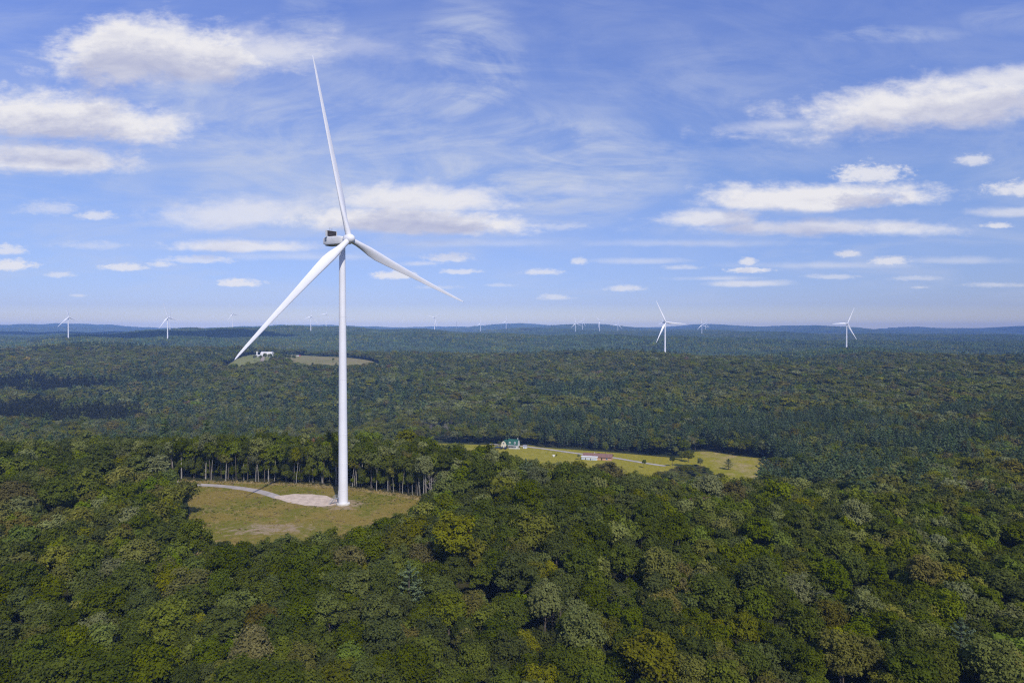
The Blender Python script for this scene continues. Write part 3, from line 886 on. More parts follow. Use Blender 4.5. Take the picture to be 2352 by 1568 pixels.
# wording for each near tree
def zone(px, py):
    rows = [(1500, 'on the bottom edge'), (1430, 'near the bottom'), (1360, 'in lower canopy'), (1290, 'in middle canopy'), (1210, 'at clearing level'), (0, 'high in near wood')]
    row = next(t for lim, t in rows if py > lim)
    cols = [(150, 'by the left border'), (330, 'under the leftmost turbine'), (470, 'under the clearing left end'), (620, 'below the gravel track'), (745, 'below the gravel pad'), (840, 'below the big tower'),
            (980, 'below the clearing right end'), (1110, 'left of the green-roofed house'), (1240, 'below the green-roofed house'), (1440, 'below the brown-roofed building'), (1600, 'below the tallest far turbine'),
            (1760, 'below the tan field end'), (1900, 'left of the knoll turbine'), (2020, 'below the knoll turbine'), (2190, 'well right of the knoll turbine'), (9999, 'by the right border')]
    return row, next(t for lim, t in cols if px < lim)
cells = {}
for i in CHOSEN:
    size = 'broad' if nW[i] > 6.6 else ('small' if nW[i] < 5.0 else 'rounded')
    r, c = zone(nPX[i], nPY[i])
    cells.setdefault((size, CLASSES[NCLS[i]], r, c), []).append(i)
LAB = {}
ORD = ['leftmost', 'second from left', 'third from left', 'fourth from left', 'fifth from left', 'sixth from left', 'seventh from left']
for (size, cl, r, c), L in cells.items():
    L.sort(key=lambda i: nPX[i])
    for k, i in enumerate(L):
        lab = f'{size} {cl} crown {r} {c}'
        if len(L) == 2: lab = ('left ' if k == 0 else 'right ') + lab
        elif len(L) > 2: lab = (ORD[k] if k < len(L) - 1 else 'rightmost') + ' ' + lab
        LAB[i] = lab
for i in CHOSEN:
    cl = CLASSES[NCLS[i]]
    fine = cl in ('grey green', 'yellow green') and rng.random() < 0.7
    cm = FINE[rng.integers(len(FINE))] if fine else BROAD[rng.integers(len(BROAD))]
    s = nW[i] / 6.0 * 1.04
    sz = s * rng.uniform(0.82, 1.16) * (1.12 if cl == 'grey green' else 1.0)
    cap = NCAP[i]; s *= math.sqrt(cap)
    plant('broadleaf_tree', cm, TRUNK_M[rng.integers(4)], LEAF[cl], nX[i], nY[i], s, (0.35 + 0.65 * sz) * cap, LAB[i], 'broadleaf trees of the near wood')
edge_pts.sort()
ORDW = ['first', 'second', 'third', 'fourth', 'fifth', 'sixth', 'seventh', 'eighth', 'ninth', 'tenth', 'eleventh', 'twelfth', 'thirteenth', 'fourteenth', 'fifteenth', 'sixteenth', 'seventeenth', 'eighteenth', 'nineteenth', 'twentieth']
def ordinal(k):
    if k < 20: return ORDW[k]
    t = ['twenty', 'thirty', 'forty', 'fifty', 'sixty'][(k + 1) // 10 - 2]; u = (k + 1) % 10
    return {'twenty': 'twentieth', 'thirty': 'thirtieth', 'forty': 'fortieth', 'fifty': 'fiftieth', 'sixty': 'sixtieth'}[t] if u == 0 else f'{t}-{ORDW[u - 1]}'
ecl = classes_for(np.array([p[0] for p in edge_pts]), np.array([p[1] for p in edge_pts]), {'dark green': .22, 'mid green': .36, 'olive green': .14, 'grey green': .22, 'bronze green': .04, 'yellow green': .02})
for k, (x, y) in enumerate(edge_pts):
    s = rng.uniform(0.72, 1.15); cl = CLASSES[ecl[k]]
    plant('broadleaf_tree', EDGEC[rng.integers(6)], EDGET_M[rng.integers(5)], LEAF[cl], x, y, s, s * rng.uniform(0.88, 1.06),
          f"{ordinal(k)} pale-stemmed {cl} tree from the left along the clearing's far edge", "tall bare-stemmed trees along the clearing's far edge")

# special single trees of the near and middle ground
for px, py, D, s, mat, crown, lab in (
    (938, 1350, 122, 0.78, PALEPINE, 0, 'pale blue-green pine with layered boughs rising from the near canopy'),
    (2215, 1470, 128, 0.85, PINE, 1, 'dark spreading pine low in the wood toward the right corner'),
    (1208, 1108, 218, 0.70, PALEPINE, 2, 'pale pine with swept boughs just below the long brown-roofed building'),
    (1010, 1130, 205, 0.62, PALEPINE, 3, "light green pine beside the clearing's right end"),
    (1675, 1090, 500, 0.5, PINE, 1, 'dark round pine alone before the tan end of the field'),
    (1262, 968, 700, 1.0, PINE, 0, 'dark pine standing above others behind the field')):
    x = (px - CX) / F * D
    plant('pine_tree', PINEC[crown], PINET_M[0], mat, x, D, s * (1.7 if 'alone' in lab else 1), s, lab, 'pines among the broadleaf trees', 'pine tree')
for px, py, D, s, lab in ((1735, 1400, 150, 0.62, 'thin bare grey snag low in the wood under the right end of the field'), (610, 1420, 142, 0.6, 'small grey dead tree among crowns below the clearing'), (300, 1330, 158, 0.62, 'bare dead tree in the canopy under the leftmost far turbines'), (1890, 1250, 190, 0.7, 'bare grey snag in the wood under the knoll turbine'), (985, 1135, 203, 0.85, "bare grey snag at the clearing's right end"), (2130, 1320, 165, 0.7, 'bare grey dead tree in the wood at the right'), (1427, 1330, 160, 0.5, 'small grey dead top among dark crowns below the long building'), (1163, 1010, 612, 1.15, 'tall bare grey tree just behind the green-roofed house')):
    x = (px - CX) / F * D
    o = link('dead_tree', DEAD_M[0 if s > .8 else 1], None, (x, D, gz(x, D)), (0, 0, rng.uniform(0, 6))); o.scale = (s, s, s)
    tag(o, lab, 'dead tree', 'bare dead trees')

# belt of tall pines along the far side of the hay field
belt = []
line = [(20, 606), (45, 596), (75, 585), (110, 571), (140, 561), (158, 588), (178, 588), (195, 570), (214, 540), (212, 512)]
for k in range(46):
    t = (k + rng.uniform(-.3, .3)) / 46 * (len(line) - 1); i0 = int(np.clip(t, 0, len(line) - 2)); ft = t - i0
    x = line[i0][0] * (1 - ft) + line[i0 + 1][0] * ft + rng.normal(0, 2); y = line[i0][1] * (1 - ft) + line[i0 + 1][1] * ft + rng.uniform(1, 14)
    if not open_land(np.array([x]), np.array([y]), 0.5)[0]: belt.append((x / y, x, y))
belt.sort()
for k, (u, x, y) in enumerate(belt):
    s = rng.uniform(0.95, 1.5)
    plant('pine_tree', PINEC[rng.integers(4)], PINET_M[0], PINE, x, y, s * 0.95, s, f'{ordinal(k)} tall dark pine from the left in the belt behind the hay field', 'tall pines along the far side of the hay field', 'pine tree')

# lone small trees in the open fields
for px, py, s, cl, lab in ((1391, 1047, 0.95, 'mid green', 'leafy tree alone beyond the gravel road near the long building'), (1330, 1057, 0.45, 'grey green', 'thin sapling at the left end of the long building'),
                           (1545, 1071, 0.75, 'dark green', 'dark bushy tree at the right tip of the hay field'), (1610, 1078, 0.75, 'grey green', 'grey green bushy tree before the tan field end'), (1480, 1075, 0.55, 'mid green', 'low bush by the gravel road below the pines'),
                           (1583, 1060, 1.0, 'dark green', 'larger dark tree between the two parts of the hay field'), (1566, 1056, 0.8, 'mid green', 'smaller green tree between the two parts of the hay field')):
    x, y = world_xy(px, py, -49)
    plant('broadleaf_tree', BROAD[rng.integers(9)], TRUNK_M[rng.integers(4)], LEAF[cl], x, y, s, s, lab, None)
# dark spruces and trees at the distant farm
for k in range(9):
    px = 531 + k * 4.0 + rng.uniform(-1, 1); Y = 1480 + rng.uniform(-15, 15); x = (px - CX) / F * Y
    s = rng.uniform(0.85, 1.25)
    plant('spruce_tree', SPRC[k % 2], PINET_M[0], None, x, Y, s * 1.3, s, f'{ordinal(k)} dark spruce from the left in the clump at the white farm', 'dark spruces beside the distant farm', 'spruce tree')
for k, (px, py, s, cl) in enumerate(((497, 806, 1.3, 'dark green'), (585, 822, 1.25, 'grey green'), (598, 824, 1.1, 'grey green'), (609, 822, 1.4, 'grey green'), (620, 824, 1.5, 'grey green'), (632, 824, 1.2, 'grey green'), (641, 825, 1.7, 'dark green'), (654, 823, 1.3, 'mid green'), (664, 823, 1.3, 'mid green'), (675, 824, 1.2, 'dark green'), (765, 824, 0.8, 'dark green'), (592, 812, 1.3, 'grey green'), (640, 812, 1.2, 'grey green'))):
    Y = 1335 if py > 815 else 1475
    x = (px - CX) / F * Y
    plant('broadleaf_tree', BROAD[k % 9], TRUNK_M[k % 4], LEAF[cl], x, Y, s, s, f'{ordinal(k)} tree, {cl}, in the trees around the distant white farm', 'trees round the distant white farm')

# ------------------------------------------------------------------ the wood beyond: one mass
LIB = bpy.data.collections.new('tree_library')          # never linked to the scene: only drawn by the forest
lib_names = []
def lib(mesh):
    o = bpy.data.objects.new('tree_kind_%03d' % len(lib_names), mesh); LIB.objects.link(o); lib_names.append(o); return len(lib_names) - 1
def join_parts(parts, mats, trunk=None, tmat=None):
    V, T, v = parts; Fs = [T]; mi = np.zeros(len(T), int)
    if trunk is not None:
        tv = np.vstack(trunk.V); tf = np.array([f for f in trunk.F if len(f) == 4]) + len(V)
        V = np.vstack([V, tv]); v = np.concatenate([v, np.full(len(tv), .5)]); Fs.append(tf); mi = np.concatenate([mi, np.ones(len(tf), int)])
    return mesh_np('tree_kind', V, Fs, mats, mat_idx=mi, attrs={'v': v})
K1, K2, KE = {}, {}, {}
for ci, c in enumerate(CLASSES):
    nv = 3 if c in ('dark green', 'mid green', 'olive green', 'grey green') else 2
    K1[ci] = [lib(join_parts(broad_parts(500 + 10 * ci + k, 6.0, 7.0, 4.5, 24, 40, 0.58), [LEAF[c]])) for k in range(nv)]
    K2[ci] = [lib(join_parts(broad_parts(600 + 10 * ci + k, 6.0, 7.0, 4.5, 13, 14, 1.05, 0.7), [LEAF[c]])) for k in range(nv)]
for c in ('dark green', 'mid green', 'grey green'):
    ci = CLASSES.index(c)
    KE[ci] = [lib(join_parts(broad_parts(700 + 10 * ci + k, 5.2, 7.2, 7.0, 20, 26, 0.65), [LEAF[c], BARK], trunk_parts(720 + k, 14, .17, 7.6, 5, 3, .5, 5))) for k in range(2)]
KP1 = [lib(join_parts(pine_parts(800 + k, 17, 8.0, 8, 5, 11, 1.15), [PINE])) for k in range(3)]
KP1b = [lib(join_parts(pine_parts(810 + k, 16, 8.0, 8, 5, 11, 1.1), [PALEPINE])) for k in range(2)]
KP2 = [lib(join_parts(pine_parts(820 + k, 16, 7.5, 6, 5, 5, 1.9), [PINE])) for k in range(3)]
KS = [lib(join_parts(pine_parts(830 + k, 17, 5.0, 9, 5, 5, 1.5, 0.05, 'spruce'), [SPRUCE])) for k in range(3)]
KD = [lib(join_parts((np.zeros((3, 3)), np.array([(0, 1, 2)]), np.zeros(3)), [DEADBARK, DEADBARK], dead_parts(840 + k, 13))) for k in range(2)]
def patch(seed, L, nc, size, mats):
    g = np.random.default_rng(seed); Vs, Ts, vs, ms = [], [], [], []; n = 0
    side = int(math.sqrt(nc)); st = L / side
    for i in range(side):
        for j in range(side):
            x = (i + .5 + g.uniform(-.4, .4)) * st - L / 2; y = (j + .5 + g.uniform(-.4, .4)) * st - L / 2
            w = st * g.uniform(1.0, 1.55); hh = w * 0.62; zt = g.uniform(7, 15) 
            m = g.choice(5, p=[.42, .26, .12, .08, .12])
            if m == 4:      # a pointed conifer
                q = np.array([(math.cos(a) * w * .42, math.sin(a) * w * .42, zt - 6 + g.normal(0, .4)) for a in np.linspace(0, 6.28, 7)[:-1]] + [(0, 0, zt + 3.5), (0, 0, zt - 8)])
                f = np.array([(k, (k + 1) % 6, 6) for k in range(6)])
            else:
                q = ICO_V * (1 + g.normal(0, .20, (12, 1))) * np.array([w / 2, w / 2, hh]) + np.array([0, 0, zt - hh])
                f = ICO_F[:15]
            Vs.append(q + [x, y, 0]); Ts.append(f + n); n += len(q); vs.append(np.clip(np.full(len(q), g.uniform(.1, .9)) + g.normal(0, .1, len(q)), 0, 1)); ms += [m] * len(f)
            if m != 4 and size:
                k = 7; d = unit(g.normal(size=(k, 3)) + [0, 0, .7]); Pc = d * np.array([w / 2, w / 2, hh]) + [x, y, zt - hh]
                cv, ct = cards(Pc, unit(d + g.normal(0, .4, (k, 3))), np.full(k, size) * g.uniform(.6, 1.3, k), g)
                Vs.append(cv); Ts.append(ct + n); n += len(cv); vs.append(np.repeat(g.uniform(.1, .9, k), 4)); ms += [m] * len(ct)
    return mesh_np('wood_patch', np.vstack(Vs), np.vstack(Ts), mats, mat_idx=ms, attrs={'v': np.concatenate(vs)})
STANDS = [[RIDGE_HAZE, LEAF['dark green'], RIDGE_HAZE, LEAF['mid green'], PINE], [LEAF['mid green'], RIDGE_HAZE, LEAF['olive green'], LEAF['grey green'], PINE], [PINE, RIDGE_HAZE, PINE, LEAF['dark green'], PINE]]
KA = [lib(patch(900 + k, 40, 49, 2.2, STANDS[k // 3])) for k in range(9)]
KB = [lib(patch(920 + k, 90, 121, 0, STANDS[k // 2])) for k in range(4)]
def stand(X, Y, n, s):
    f = lowfreq(X, Y, s, 41) + 0.35 * rng.normal(0, 1, len(X))
    st = np.where(f > 0.35, 1, np.where(f < -0.75, 2, 0))
    return st

pts = []     # x, y, z, kind, turn, scale xy, scale z
def put(X, Y, kinds, S, SZ, sink=0.0):
    n = len(X)
    pts.append(np.stack([X, Y, ground(X, Y) - sink, kinds, rng.uniform(0, 6.28, n), S, SZ], -1))
def pick(table, cls):
    return np.array([table[c][rng.integers(len(table[c]))] for c in cls])
# the rest of the near wood
rest = ~is_ind
ed = rest & nBehind
S = nW / 6.0
KEc = list(KE)
put(nX[ed], nY[ed], np.array([KE[KEc[rng.choice(len(KEc), p=[.45, .4, .15])]][rng.integers(2)] for _ in range(ed.sum())]), np.clip(S[ed], .7, 1.2), rng.uniform(.82, 1.05, ed.sum()))
rs = rest & ~nBehind
put(nX[rs], nY[rs], pick(K1, NCLS[rs]), S[rs] * 1.06 * np.sqrt(NCAP[rs]), (0.35 + 0.65 * S[rs] * rng.uniform(.82, 1.16, rs.sum())) * NCAP[rs])
# scrub and saplings under the edge trees
n = 620
t = rng.uniform(0, cum[-1], n); ex = np.interp(t, cum, P[:, 0]); ey = np.interp(t, cum, P[:, 1]) + rng.uniform(1.2, 16, n)
k = ~open_land(ex, ey, 0.3)
put(ex[k], ey[k], pick(K1, classes_for(ex[k], ey[k], {'dark green': .6, 'mid green': .4})), rng.uniform(.18, .5, k.sum()), rng.uniform(.2, .75, k.sum()))

def grid(y0, y1, sp, cone=0.80, jit=0.42):
    ys = np.arange(y0, y1, sp); X, Y = [], []
    for i, y in enumerate(ys):
        xs = np.arange(-cone * y - 20, cone * y + 20, sp) + (i % 2) * sp / 2
        X.append(xs); Y.append(np.full(len(xs), y))
    X = np.concatenate(X); Y = np.concatenate(Y)
    return X + rng.uniform(-jit, jit, len(X)) * sp, Y + rng.uniform(-jit, jit, len(X)) * sp
# sight-line test: skip what stands well down behind nearer ground
SU = np.linspace(-0.95, 0.95, 300); SY = np.geomspace(60, 11500, 420)
GX, GY = np.meshgrid(SU, SY); 
SZ_ = ground(GX * GY, GY) + np.where(open_land(GX * GY, GY), 0, 7.0)
SS = np.maximum.accumulate((SZ_ - H) / GY, axis=0)
def seen(X, Y, top, slack):
    i = np.clip(np.searchsorted(SY, Y * 0.965) - 1, 0, len(SY) - 1); j = np.clip(((X / Y + 0.95) / 1.9 * 299).round().astype(int), 0, 299)
    return (ground(X, Y) + top + slack - H) / Y > SS[i, j]

MIX_MID = {'dark green': .14, 'mid green': .28, 'olive green': .27, 'bronze green': .08, 'grey green': .19, 'yellow green': .015, 'bright green': .02, 'golden yellow': .0008, 'rusty red': .001}
for y0, y1, sp, tab, kp in ((292, 720, 6.2, K1, KP1), (720, 1720, 8.0, K2, KP2)):
    X, Y = grid(y0, y1, sp)
    k = ~open_land(X, Y, 2.0) & seen(X, Y, 15, 5 + Y * 0.004)
    X, Y = X[k], Y[k]
    u = X / Y * F + CX
    lf = lowfreq(X, Y, 0.018, 21); lf2 = lowfreq(X, Y, 0.05, 22)
    pp = 0.07 + 0.18 * lf + 0.1 * lf2                                             # share of pines
    pp = np.where((u > 1160) & (Y > 480) & (Y < 740), pp + 0.16 + 0.35 * np.clip(lf2 + .4, 0, 1), pp)
    pp = np.where((u > 1700) & (Y > 290) & (Y < 700), pp + 0.05 + 0.25 * np.clip(lf2 + .3, 0, 1), pp)
    pp = np.where((u < 1000) & (Y > 600) & (Y < 1300), pp + 0.14, pp)
    pp = np.where(((u - 1320) / 110) ** 2 + ((Y - 930) / 110) ** 2 < 1 + .9 * lf2 + .5 * lf, 0.85, pp)
    w1 = 32 * lf2 + 30 * lowfreq(X, Y, 0.012, 31)
    spr = ((u + 0.55 * (Y - 600) + 1.6 * w1 < 400) & (Y + w1 > 650) & (Y + w1 < 850 - .25 * np.maximum(u, 0))) | ((u + 1.5 * w1 < 290) & (Y + w1 > 980) & (Y + w1 < 1150 - 0.4 * np.maximum(u, 0)))
    spr &= rng.random(len(X)) < .96
    dead = (u > 966) & (u < 1064) & (Y > 625) & (Y < 680) & (rng.random(len(X)) < .55)
    r = rng.random(len(X))
    low = (X > 0.20 * Y) & (X < 0.365 * Y) & (Y > 300) & (Y < 506)          # scrubby low growth before the tan end of the field
    isP = (r < pp) & ~spr & ~dead & ~low; isB = ~isP & ~spr & ~dead
    cls = classes_for(X, Y, MIX_MID)
    s = np.clip(rng.lognormal(0, .24, len(X)), .6, 1.7) * (sp / 5.0); hs_ = np.where(low, rng.uniform(.22, .5, len(X)), 1.0); s = s * np.where(low, .8, 1)
    put(X[isB], Y[isB], pick(tab, cls[isB]), s[isB] * 1.0, (0.42 + .62 * s[isB] / (sp / 5.0) * rng.uniform(.8, 1.2, isB.sum())) * hs_[isB])
    kk = np.array(kp)[rng.integers(len(kp), size=isP.sum())]
    if sp < 7: kk = np.where(rng.random(isP.sum()) < .22, np.array(KP1b)[rng.integers(2, size=isP.sum())], kk)
    put(X[isP], Y[isP], kk, s[isP] * 0.72, np.clip(s[isP] / (sp / 5.0), .6, 1.3) * 0.98)
    put(X[spr], Y[spr], np.array(KS)[rng.integers(3, size=spr.sum())], s[spr] * 0.95, (s[spr] / (sp / 5.0)).clip(.7, 1.2) * 0.95)
    if dead.any(): put(X[dead], Y[dead], np.array(KD)[rng.integers(2, size=dead.sum())], np.full(dead.sum(), 0.8), rng.uniform(.7, 1.1, dead.sum()))
X, Y = grid(1740, 5200, 34, 0.80, 0.2); k = ~open_land(X, Y, 20) & seen(X, Y, 15, 14 + Y * 0.004); X, Y = X[k], Y[k]
put(X, Y, np.array(KA)[stand(X, Y, 3, .006) * 3 + rng.integers(3, size=len(X))], np.ones(len(X)), rng.uniform(.9, 1.15, len(X)), 1.5)
X, Y = grid(5200, 11200, 76, 0.80, 0.2); k = seen(X, Y, 15, 14 + Y * 0.004) & (np.hypot(X, Y) < 11450); X, Y = X[k], Y[k]
put(X, Y, np.array(KB)[np.minimum(stand(X, Y, 2, .003), 1) * 2 + rng.integers(2, size=len(X))], np.ones(len(X)), rng.uniform(.9, 1.2, len(X)), 2.0)
A = np.vstack(pts)
print([l for l in LAB.values() if len(l.split()) > 16]); print('forest instances', len(A), 'near', len(NEAR))
fm = bpy.data.meshes.new('forest'); fm.vertices.add(len(A)); fm.vertices.foreach_set('co', A[:, :3].astype(np.float32).ravel())
for nme, ty, col in (('kind_index', 'INT', 3), ('turn', 'FLOAT', 4), ('sxy', 'FLOAT', 5), ('sz', 'FLOAT', 6)):
    a = fm.attributes.new(nme, ty, 'POINT'); a.data.foreach_set('value', A[:, col].astype(np.int32 if ty == 'INT' else np.float32))
forest = link('forest', fm)
tag(forest, 'unbroken mixed wood of broadleaf trees and pines covering the hills', 'forest', kind='stuff')
gn = bpy.data.node_groups.new('scatter', 'GeometryNodeTree')
gn.interface.new_socket('Geometry', in_out='INPUT', socket_type='NodeSocketGeometry'); gn.interface.new_socket('Geometry', in_out='OUTPUT', socket_type='NodeSocketGeometry')
gi = gn.nodes.new('NodeGroupInput'); go = gn.nodes.new('NodeGroupOutput')
ci = gn.nodes.new('GeometryNodeCollectionInfo'); ci.inputs['Collection'].default_value = LIB; ci.inputs['Separate Children'].default_value = True; ci.inputs['Reset Children'].default_value = True
ip = gn.nodes.new('GeometryNodeInstanceOnPoints'); ip.inputs['Pick Instance'].default_value = True
def named(nm, ty):
    n = gn.nodes.new('GeometryNodeInputNamedAttribute'); n.data_type = ty; n.inputs['Name'].default_value = nm; return n.outputs['Attribute']
cr = gn.nodes.new('ShaderNodeCombineXYZ'); gn.links.new(named('turn', 'FLOAT'), cr.inputs['Z'])
cs = gn.nodes.new('ShaderNodeCombineXYZ'); sx = named('sxy', 'FLOAT'); gn.links.new(sx, cs.inputs['X']); gn.links.new(sx, cs.inputs['Y']); gn.links.new(named('sz', 'FLOAT'), cs.inputs['Z'])
gn.links.new(gi.outputs[0], ip.inputs['Points']); gn.links.new(ci.outputs[0], ip.inputs['Instance']); gn.links.new(named('kind_index', 'INT'), ip.inputs['Instance Index'])
gn.links.new(cr.outputs[0], ip.inputs['Rotation']); gn.links.new(cs.outputs[0], ip.inputs['Scale']); gn.links.new(ip.outputs[0], go.inputs[0])
md = forest.modifiers.new('scatter', 'NODES'); md.node_group = gn

# rank weeds and dry tufts in the clearing
WLIB = bpy.data.collections.new('weed_library')
def tuft(seed, h, n, mat):
    g = np.random.default_rng(seed); Vs, Ts = [], []
    for k in range(n):
        a = g.uniform(0, 6.28); r = abs(g.normal(0, .22)); x, y = r * math.cos(a), r * math.sin(a); b = g.uniform(0, 6.28); w = g.uniform(.05, .13); hh = h * g.uniform(.5, 1.2)
        dx, dy = math.cos(b) * w, math.sin(b) * w; tx, ty = g.normal(0, .14, 2)
        Vs += [(x - dx, y - dy, -.05), (x + dx, y + dy, -.05), (x + tx, y + ty, hh)]; Ts.append((3 * k, 3 * k + 1, 3 * k + 2))
    return mesh_np('weed_tuft', Vs, np.array(Ts), [mat], attrs={'v': g.uniform(0.2, .8, len(Vs))})
WM = [leaf_mat('weed_green', (0.115, 0.135, 0.022)), leaf_mat('weed_dry', (0.33, 0.26, 0.10)), leaf_mat('weed_brown', (0.26, 0.19, 0.09))]
for k in range(6):
    o = bpy.data.objects.new('weed_kind_%d' % k, tuft(50 + k, (.38, .55, .42)[k % 3], 16, WM[k % 3])); WLIB.objects.link(o)
wx = rng.uniform(-170, -20, 60000); wy = rng.uniform(142, 258, 60000)
wd = edge_dist(FAR_EDGE, wx, wy, False); wf = lowfreq(wx, wy, .12, 77); wf2 = lowfreq(wx, wy, .4, 78)
dens = 0.05 + 0.10 * np.clip(wf, 0, 2) + 0.06 * np.clip(wf2, 0, 2) + 0.5 * np.exp(-(wd / 2.6) ** 2)
dens = dens * (1 - .8 * np.exp(-(((wx + 65) / 18) ** 2 + ((wy - 180) / 7.5) ** 2) ** 2))
k = inside(CLEAR, wx, wy) & (rng.random(60000) < dens) & ~inside(pad, wx, wy) & (edge_dist(PATH, wx, wy, False) > 2.1) & (np.hypot(wx - TB[0], wy - TB[1]) > 3.4)
wx, wy, wd, wf = wx[k], wy[k], wd[k], wf[k]; n = len(wx)
kind = np.where(rng.random(n) < .75 * np.exp(-(wd / 3) ** 2) + .25, 1, np.where(wf + rng.normal(0, .5, n) > .2, 0, 2)) + 3 * rng.integers(0, 2, n)
wm = bpy.data.meshes.new('weeds'); wm.vertices.add(n); wm.vertices.foreach_set('co', np.stack([wx, wy, ground(wx, wy) + .08], -1).astype(np.float32).ravel())
sc = rng.uniform(.35, .95, n) * (1 + .5 * np.exp(-(wd / 2.5) ** 2))
for nme, ty, col in (('kind_index', 'INT', kind), ('turn', 'FLOAT', rng.uniform(0, 6.28, n)), ('sxy', 'FLOAT', sc * 1.25), ('sz', 'FLOAT', sc)):
    a = wm.attributes.new(nme, ty, 'POINT'); a.data.foreach_set('value', np.asarray(col).astype(np.int32 if ty == 'INT' else np.float32))
weeds = link('weeds', wm); tag(weeds, 'dry and green weed tufts scattered over the clearing', 'weeds', kind='stuff')
gw = gn.copy(); [x for x in gw.nodes if x.type == 'COLLECTION_INFO'][0].inputs['Collection'].default_value = WLIB
weeds.modifiers.new('scatter', 'NODES').node_group = gw
# ------------------------------------------------------------------ light and air
SUN_AZ, SUN_EL, SUN_E = math.atan2(0.325, -0.946), R(43), 3.6      # behind the camera, to its right
SKY_S = 0.10
EXPOSURE = 0.0
HAZE = 7.8e-5
V_MINZ = min(v.co.z for v in bpy.data.objects['ground'].data.vertices)
SKY_HSV = (0.5, 1.0, 1.0); SKY_RAMP = [(0.0, (1.12, 1.02, 1.0)), (0.06, (0.69, 0.71, 1.10)), (0.36, (0.85, 0.92, 1.29)), (0.78, (1.1, 1.16, 1.78))]
CLOUD_LIT = (8.5, 8.4, 8.7); CLOUD_DARK = (3.7, 4.1, 6.3); CIRRUS_COL = (5.6, 6.2, 7.8)
# cx, cy, half width, half height up, half height down, weight, softness, tilt   (photo units)
CLOUDS = [
 (380, 140, 300, 100, 72, 1.0, 0.50, 0.0), (300, 130, 200, 85, 62, 1.0, 0.45, 0.0), (610, 120, 240, 75, 55, 0.75, 0.8, 0.0), (800, 115, 160, 40, 45, 0.30, 0.9, 0.0),
 (130, 285, 330, 78, 45, 1.0, 0.45, -0.08), (110, 372, 270, 55, 34, 0.95, 0.5, 0.0),
 (960, 462, 250, 50, 38, 0.95, 0.6, 0.0), (930, 514, 330, 42, 26, 1.0, 0.4, -0.03), (560, 495, 270, 52, 34, 0.72, 0.7, 0.06), (555, 568, 205, 20, 13, 0.85, 0.5, 0.0), (460, 598, 100, 12, 9, 0.6, 0.6, 0.0),
 (2170, 245, 480, 78, 62, 1.0, 0.6, 0.10), (2330, 190, 330, 45, 60, 0.85, 0.7, 0.10), (1790, 290, 160, 22, 20, 0.5, 0.8, 0.05),
 (1880, 462, 310, 48, 26, 1.0, 0.45, 0.02), (1620, 503, 155, 30, 24, 0.85, 0.5, 0.0), (1900, 525, 380, 25, 20, 0.85, 0.6, 0.0), (1998, 404, 95, 32, 22, 0.85, 0.55, 0.0), (2230, 370, 45, 18, 13, 0.7, 0.6, 0.0),
 (2350, 440, 105, 28, 16, 0.8, 0.6, 0.0), (2330, 490, 130, 16, 12, 0.6, 0.6, 0.0), (2290, 520, 40, 9, 6, 0.8, 0.6, 0.0),
 (555, 652, 55, 14, 8, 0.9, 0.5, 0.0), (905, 634, 58, 15, 9, 0.9, 0.5, 0.0), (1060, 624, 52, 8, 7, 0.7, 0.5, 0.0), (1030, 593, 62, 14, 10, 0.7, 0.6, 0.0), (1245, 626, 54, 10, 7, 0.7, 0.6, 0.0), (1330, 602, 20, 12, 9, 0.7, 0.6, 0.0),
 (1440, 663, 54, 11, 8, 0.7, 0.6, 0.0), (1275, 683, 45, 9, 7, 0.6, 0.6, 0.0), (1720, 652, 130, 11, 8, 0.7, 0.6, 0.0), (1725, 621, 58, 8, 7, 0.85, 0.5, 0.0), (1716, 602, 24, 12, 9, 0.8, 0.5, 0.0),
 (1946, 585, 36, 12, 8, 0.8, 0.5, 0.0), (2040, 602, 58, 15, 10, 0.8, 0.6, 0.0), (1470, 600, 120, 10, 8, 0.4, 0.7, 0.0), (25, 612, 62, 20, 13, 0.9, 0.5, 0.0), (15, 576, 55, 16, 11, 0.7, 0.6, 0.0), (285, 615, 62, 11, 9, 0.8, 0.5, 0.0),
 (375, 608, 40, 8, 7, 0.7, 0.6, 0.0), (140, 631, 40, 8, 7, 0.6, 0.6, 0.0), (222, 497, 52, 15, 11, 0.65, 0.6, 0.0), (120, 482, 85, 22, 14, 0.45, 0.8, 0.0), (1280, 522, 85, 12, 10, 0.35, 0.8, 0.0), (210, 565, 90, 14, 10, 0.35, 0.8, 0.0),
 (700, 590, 260, 14, 10, 0.35, 0.9, 0.0), (1100, 560, 240, 12, 9, 0.3, 0.9, 0.0), (1600, 560, 300, 12, 9, 0.35, 0.9, 0.0), (1900, 610, 260, 12, 9, 0.4, 0.9, 0.0), (2200, 600, 160, 12, 9, 0.4, 0.9, 0.0), (1650, 640, 120, 8, 6, 0.5, 0.8, 0.0), (1560, 615, 60, 8, 6, 0.5, 0.8, 0.0), (970, 606, 60, 9, 7, 0.5, 0.8, 0.0), (1010, 660, 60, 6, 5, 0.4, 0.8, 0.0), (2290, 655, 90, 8, 6, 0.5, 0.8, 0.0), (1150, 655, 40, 6, 5, 0.4, 0.8, 0.0), (1340, 440, 130, 20, 14, 0.25, 0.9, 0.0), (1905, 636, 70, 8, 6, 0.5, 0.7, 0.0), (180, 679, 22, 5, 4, 0.5, 0.7, 0.0), (2105, 640, 70, 8, 6, 0.4, 0.7, 0.0), (2110, 660, 30, 5, 4, 0.5, 0.7, 0.0),
]
CIRRUS = [(1075, 165, 190, 230, 0.62), (1230, 385, 520, 190, 0.72), (720, 60, 120, 160, 0.42), (250, 330, 620, 330, 0.38), (2030, 85, 260, 32, 0.42), (900, 300, 500, 220, 0.36), (1750, 330, 380, 110, 0.30), (2300, 50, 160, 60, 0.3)]
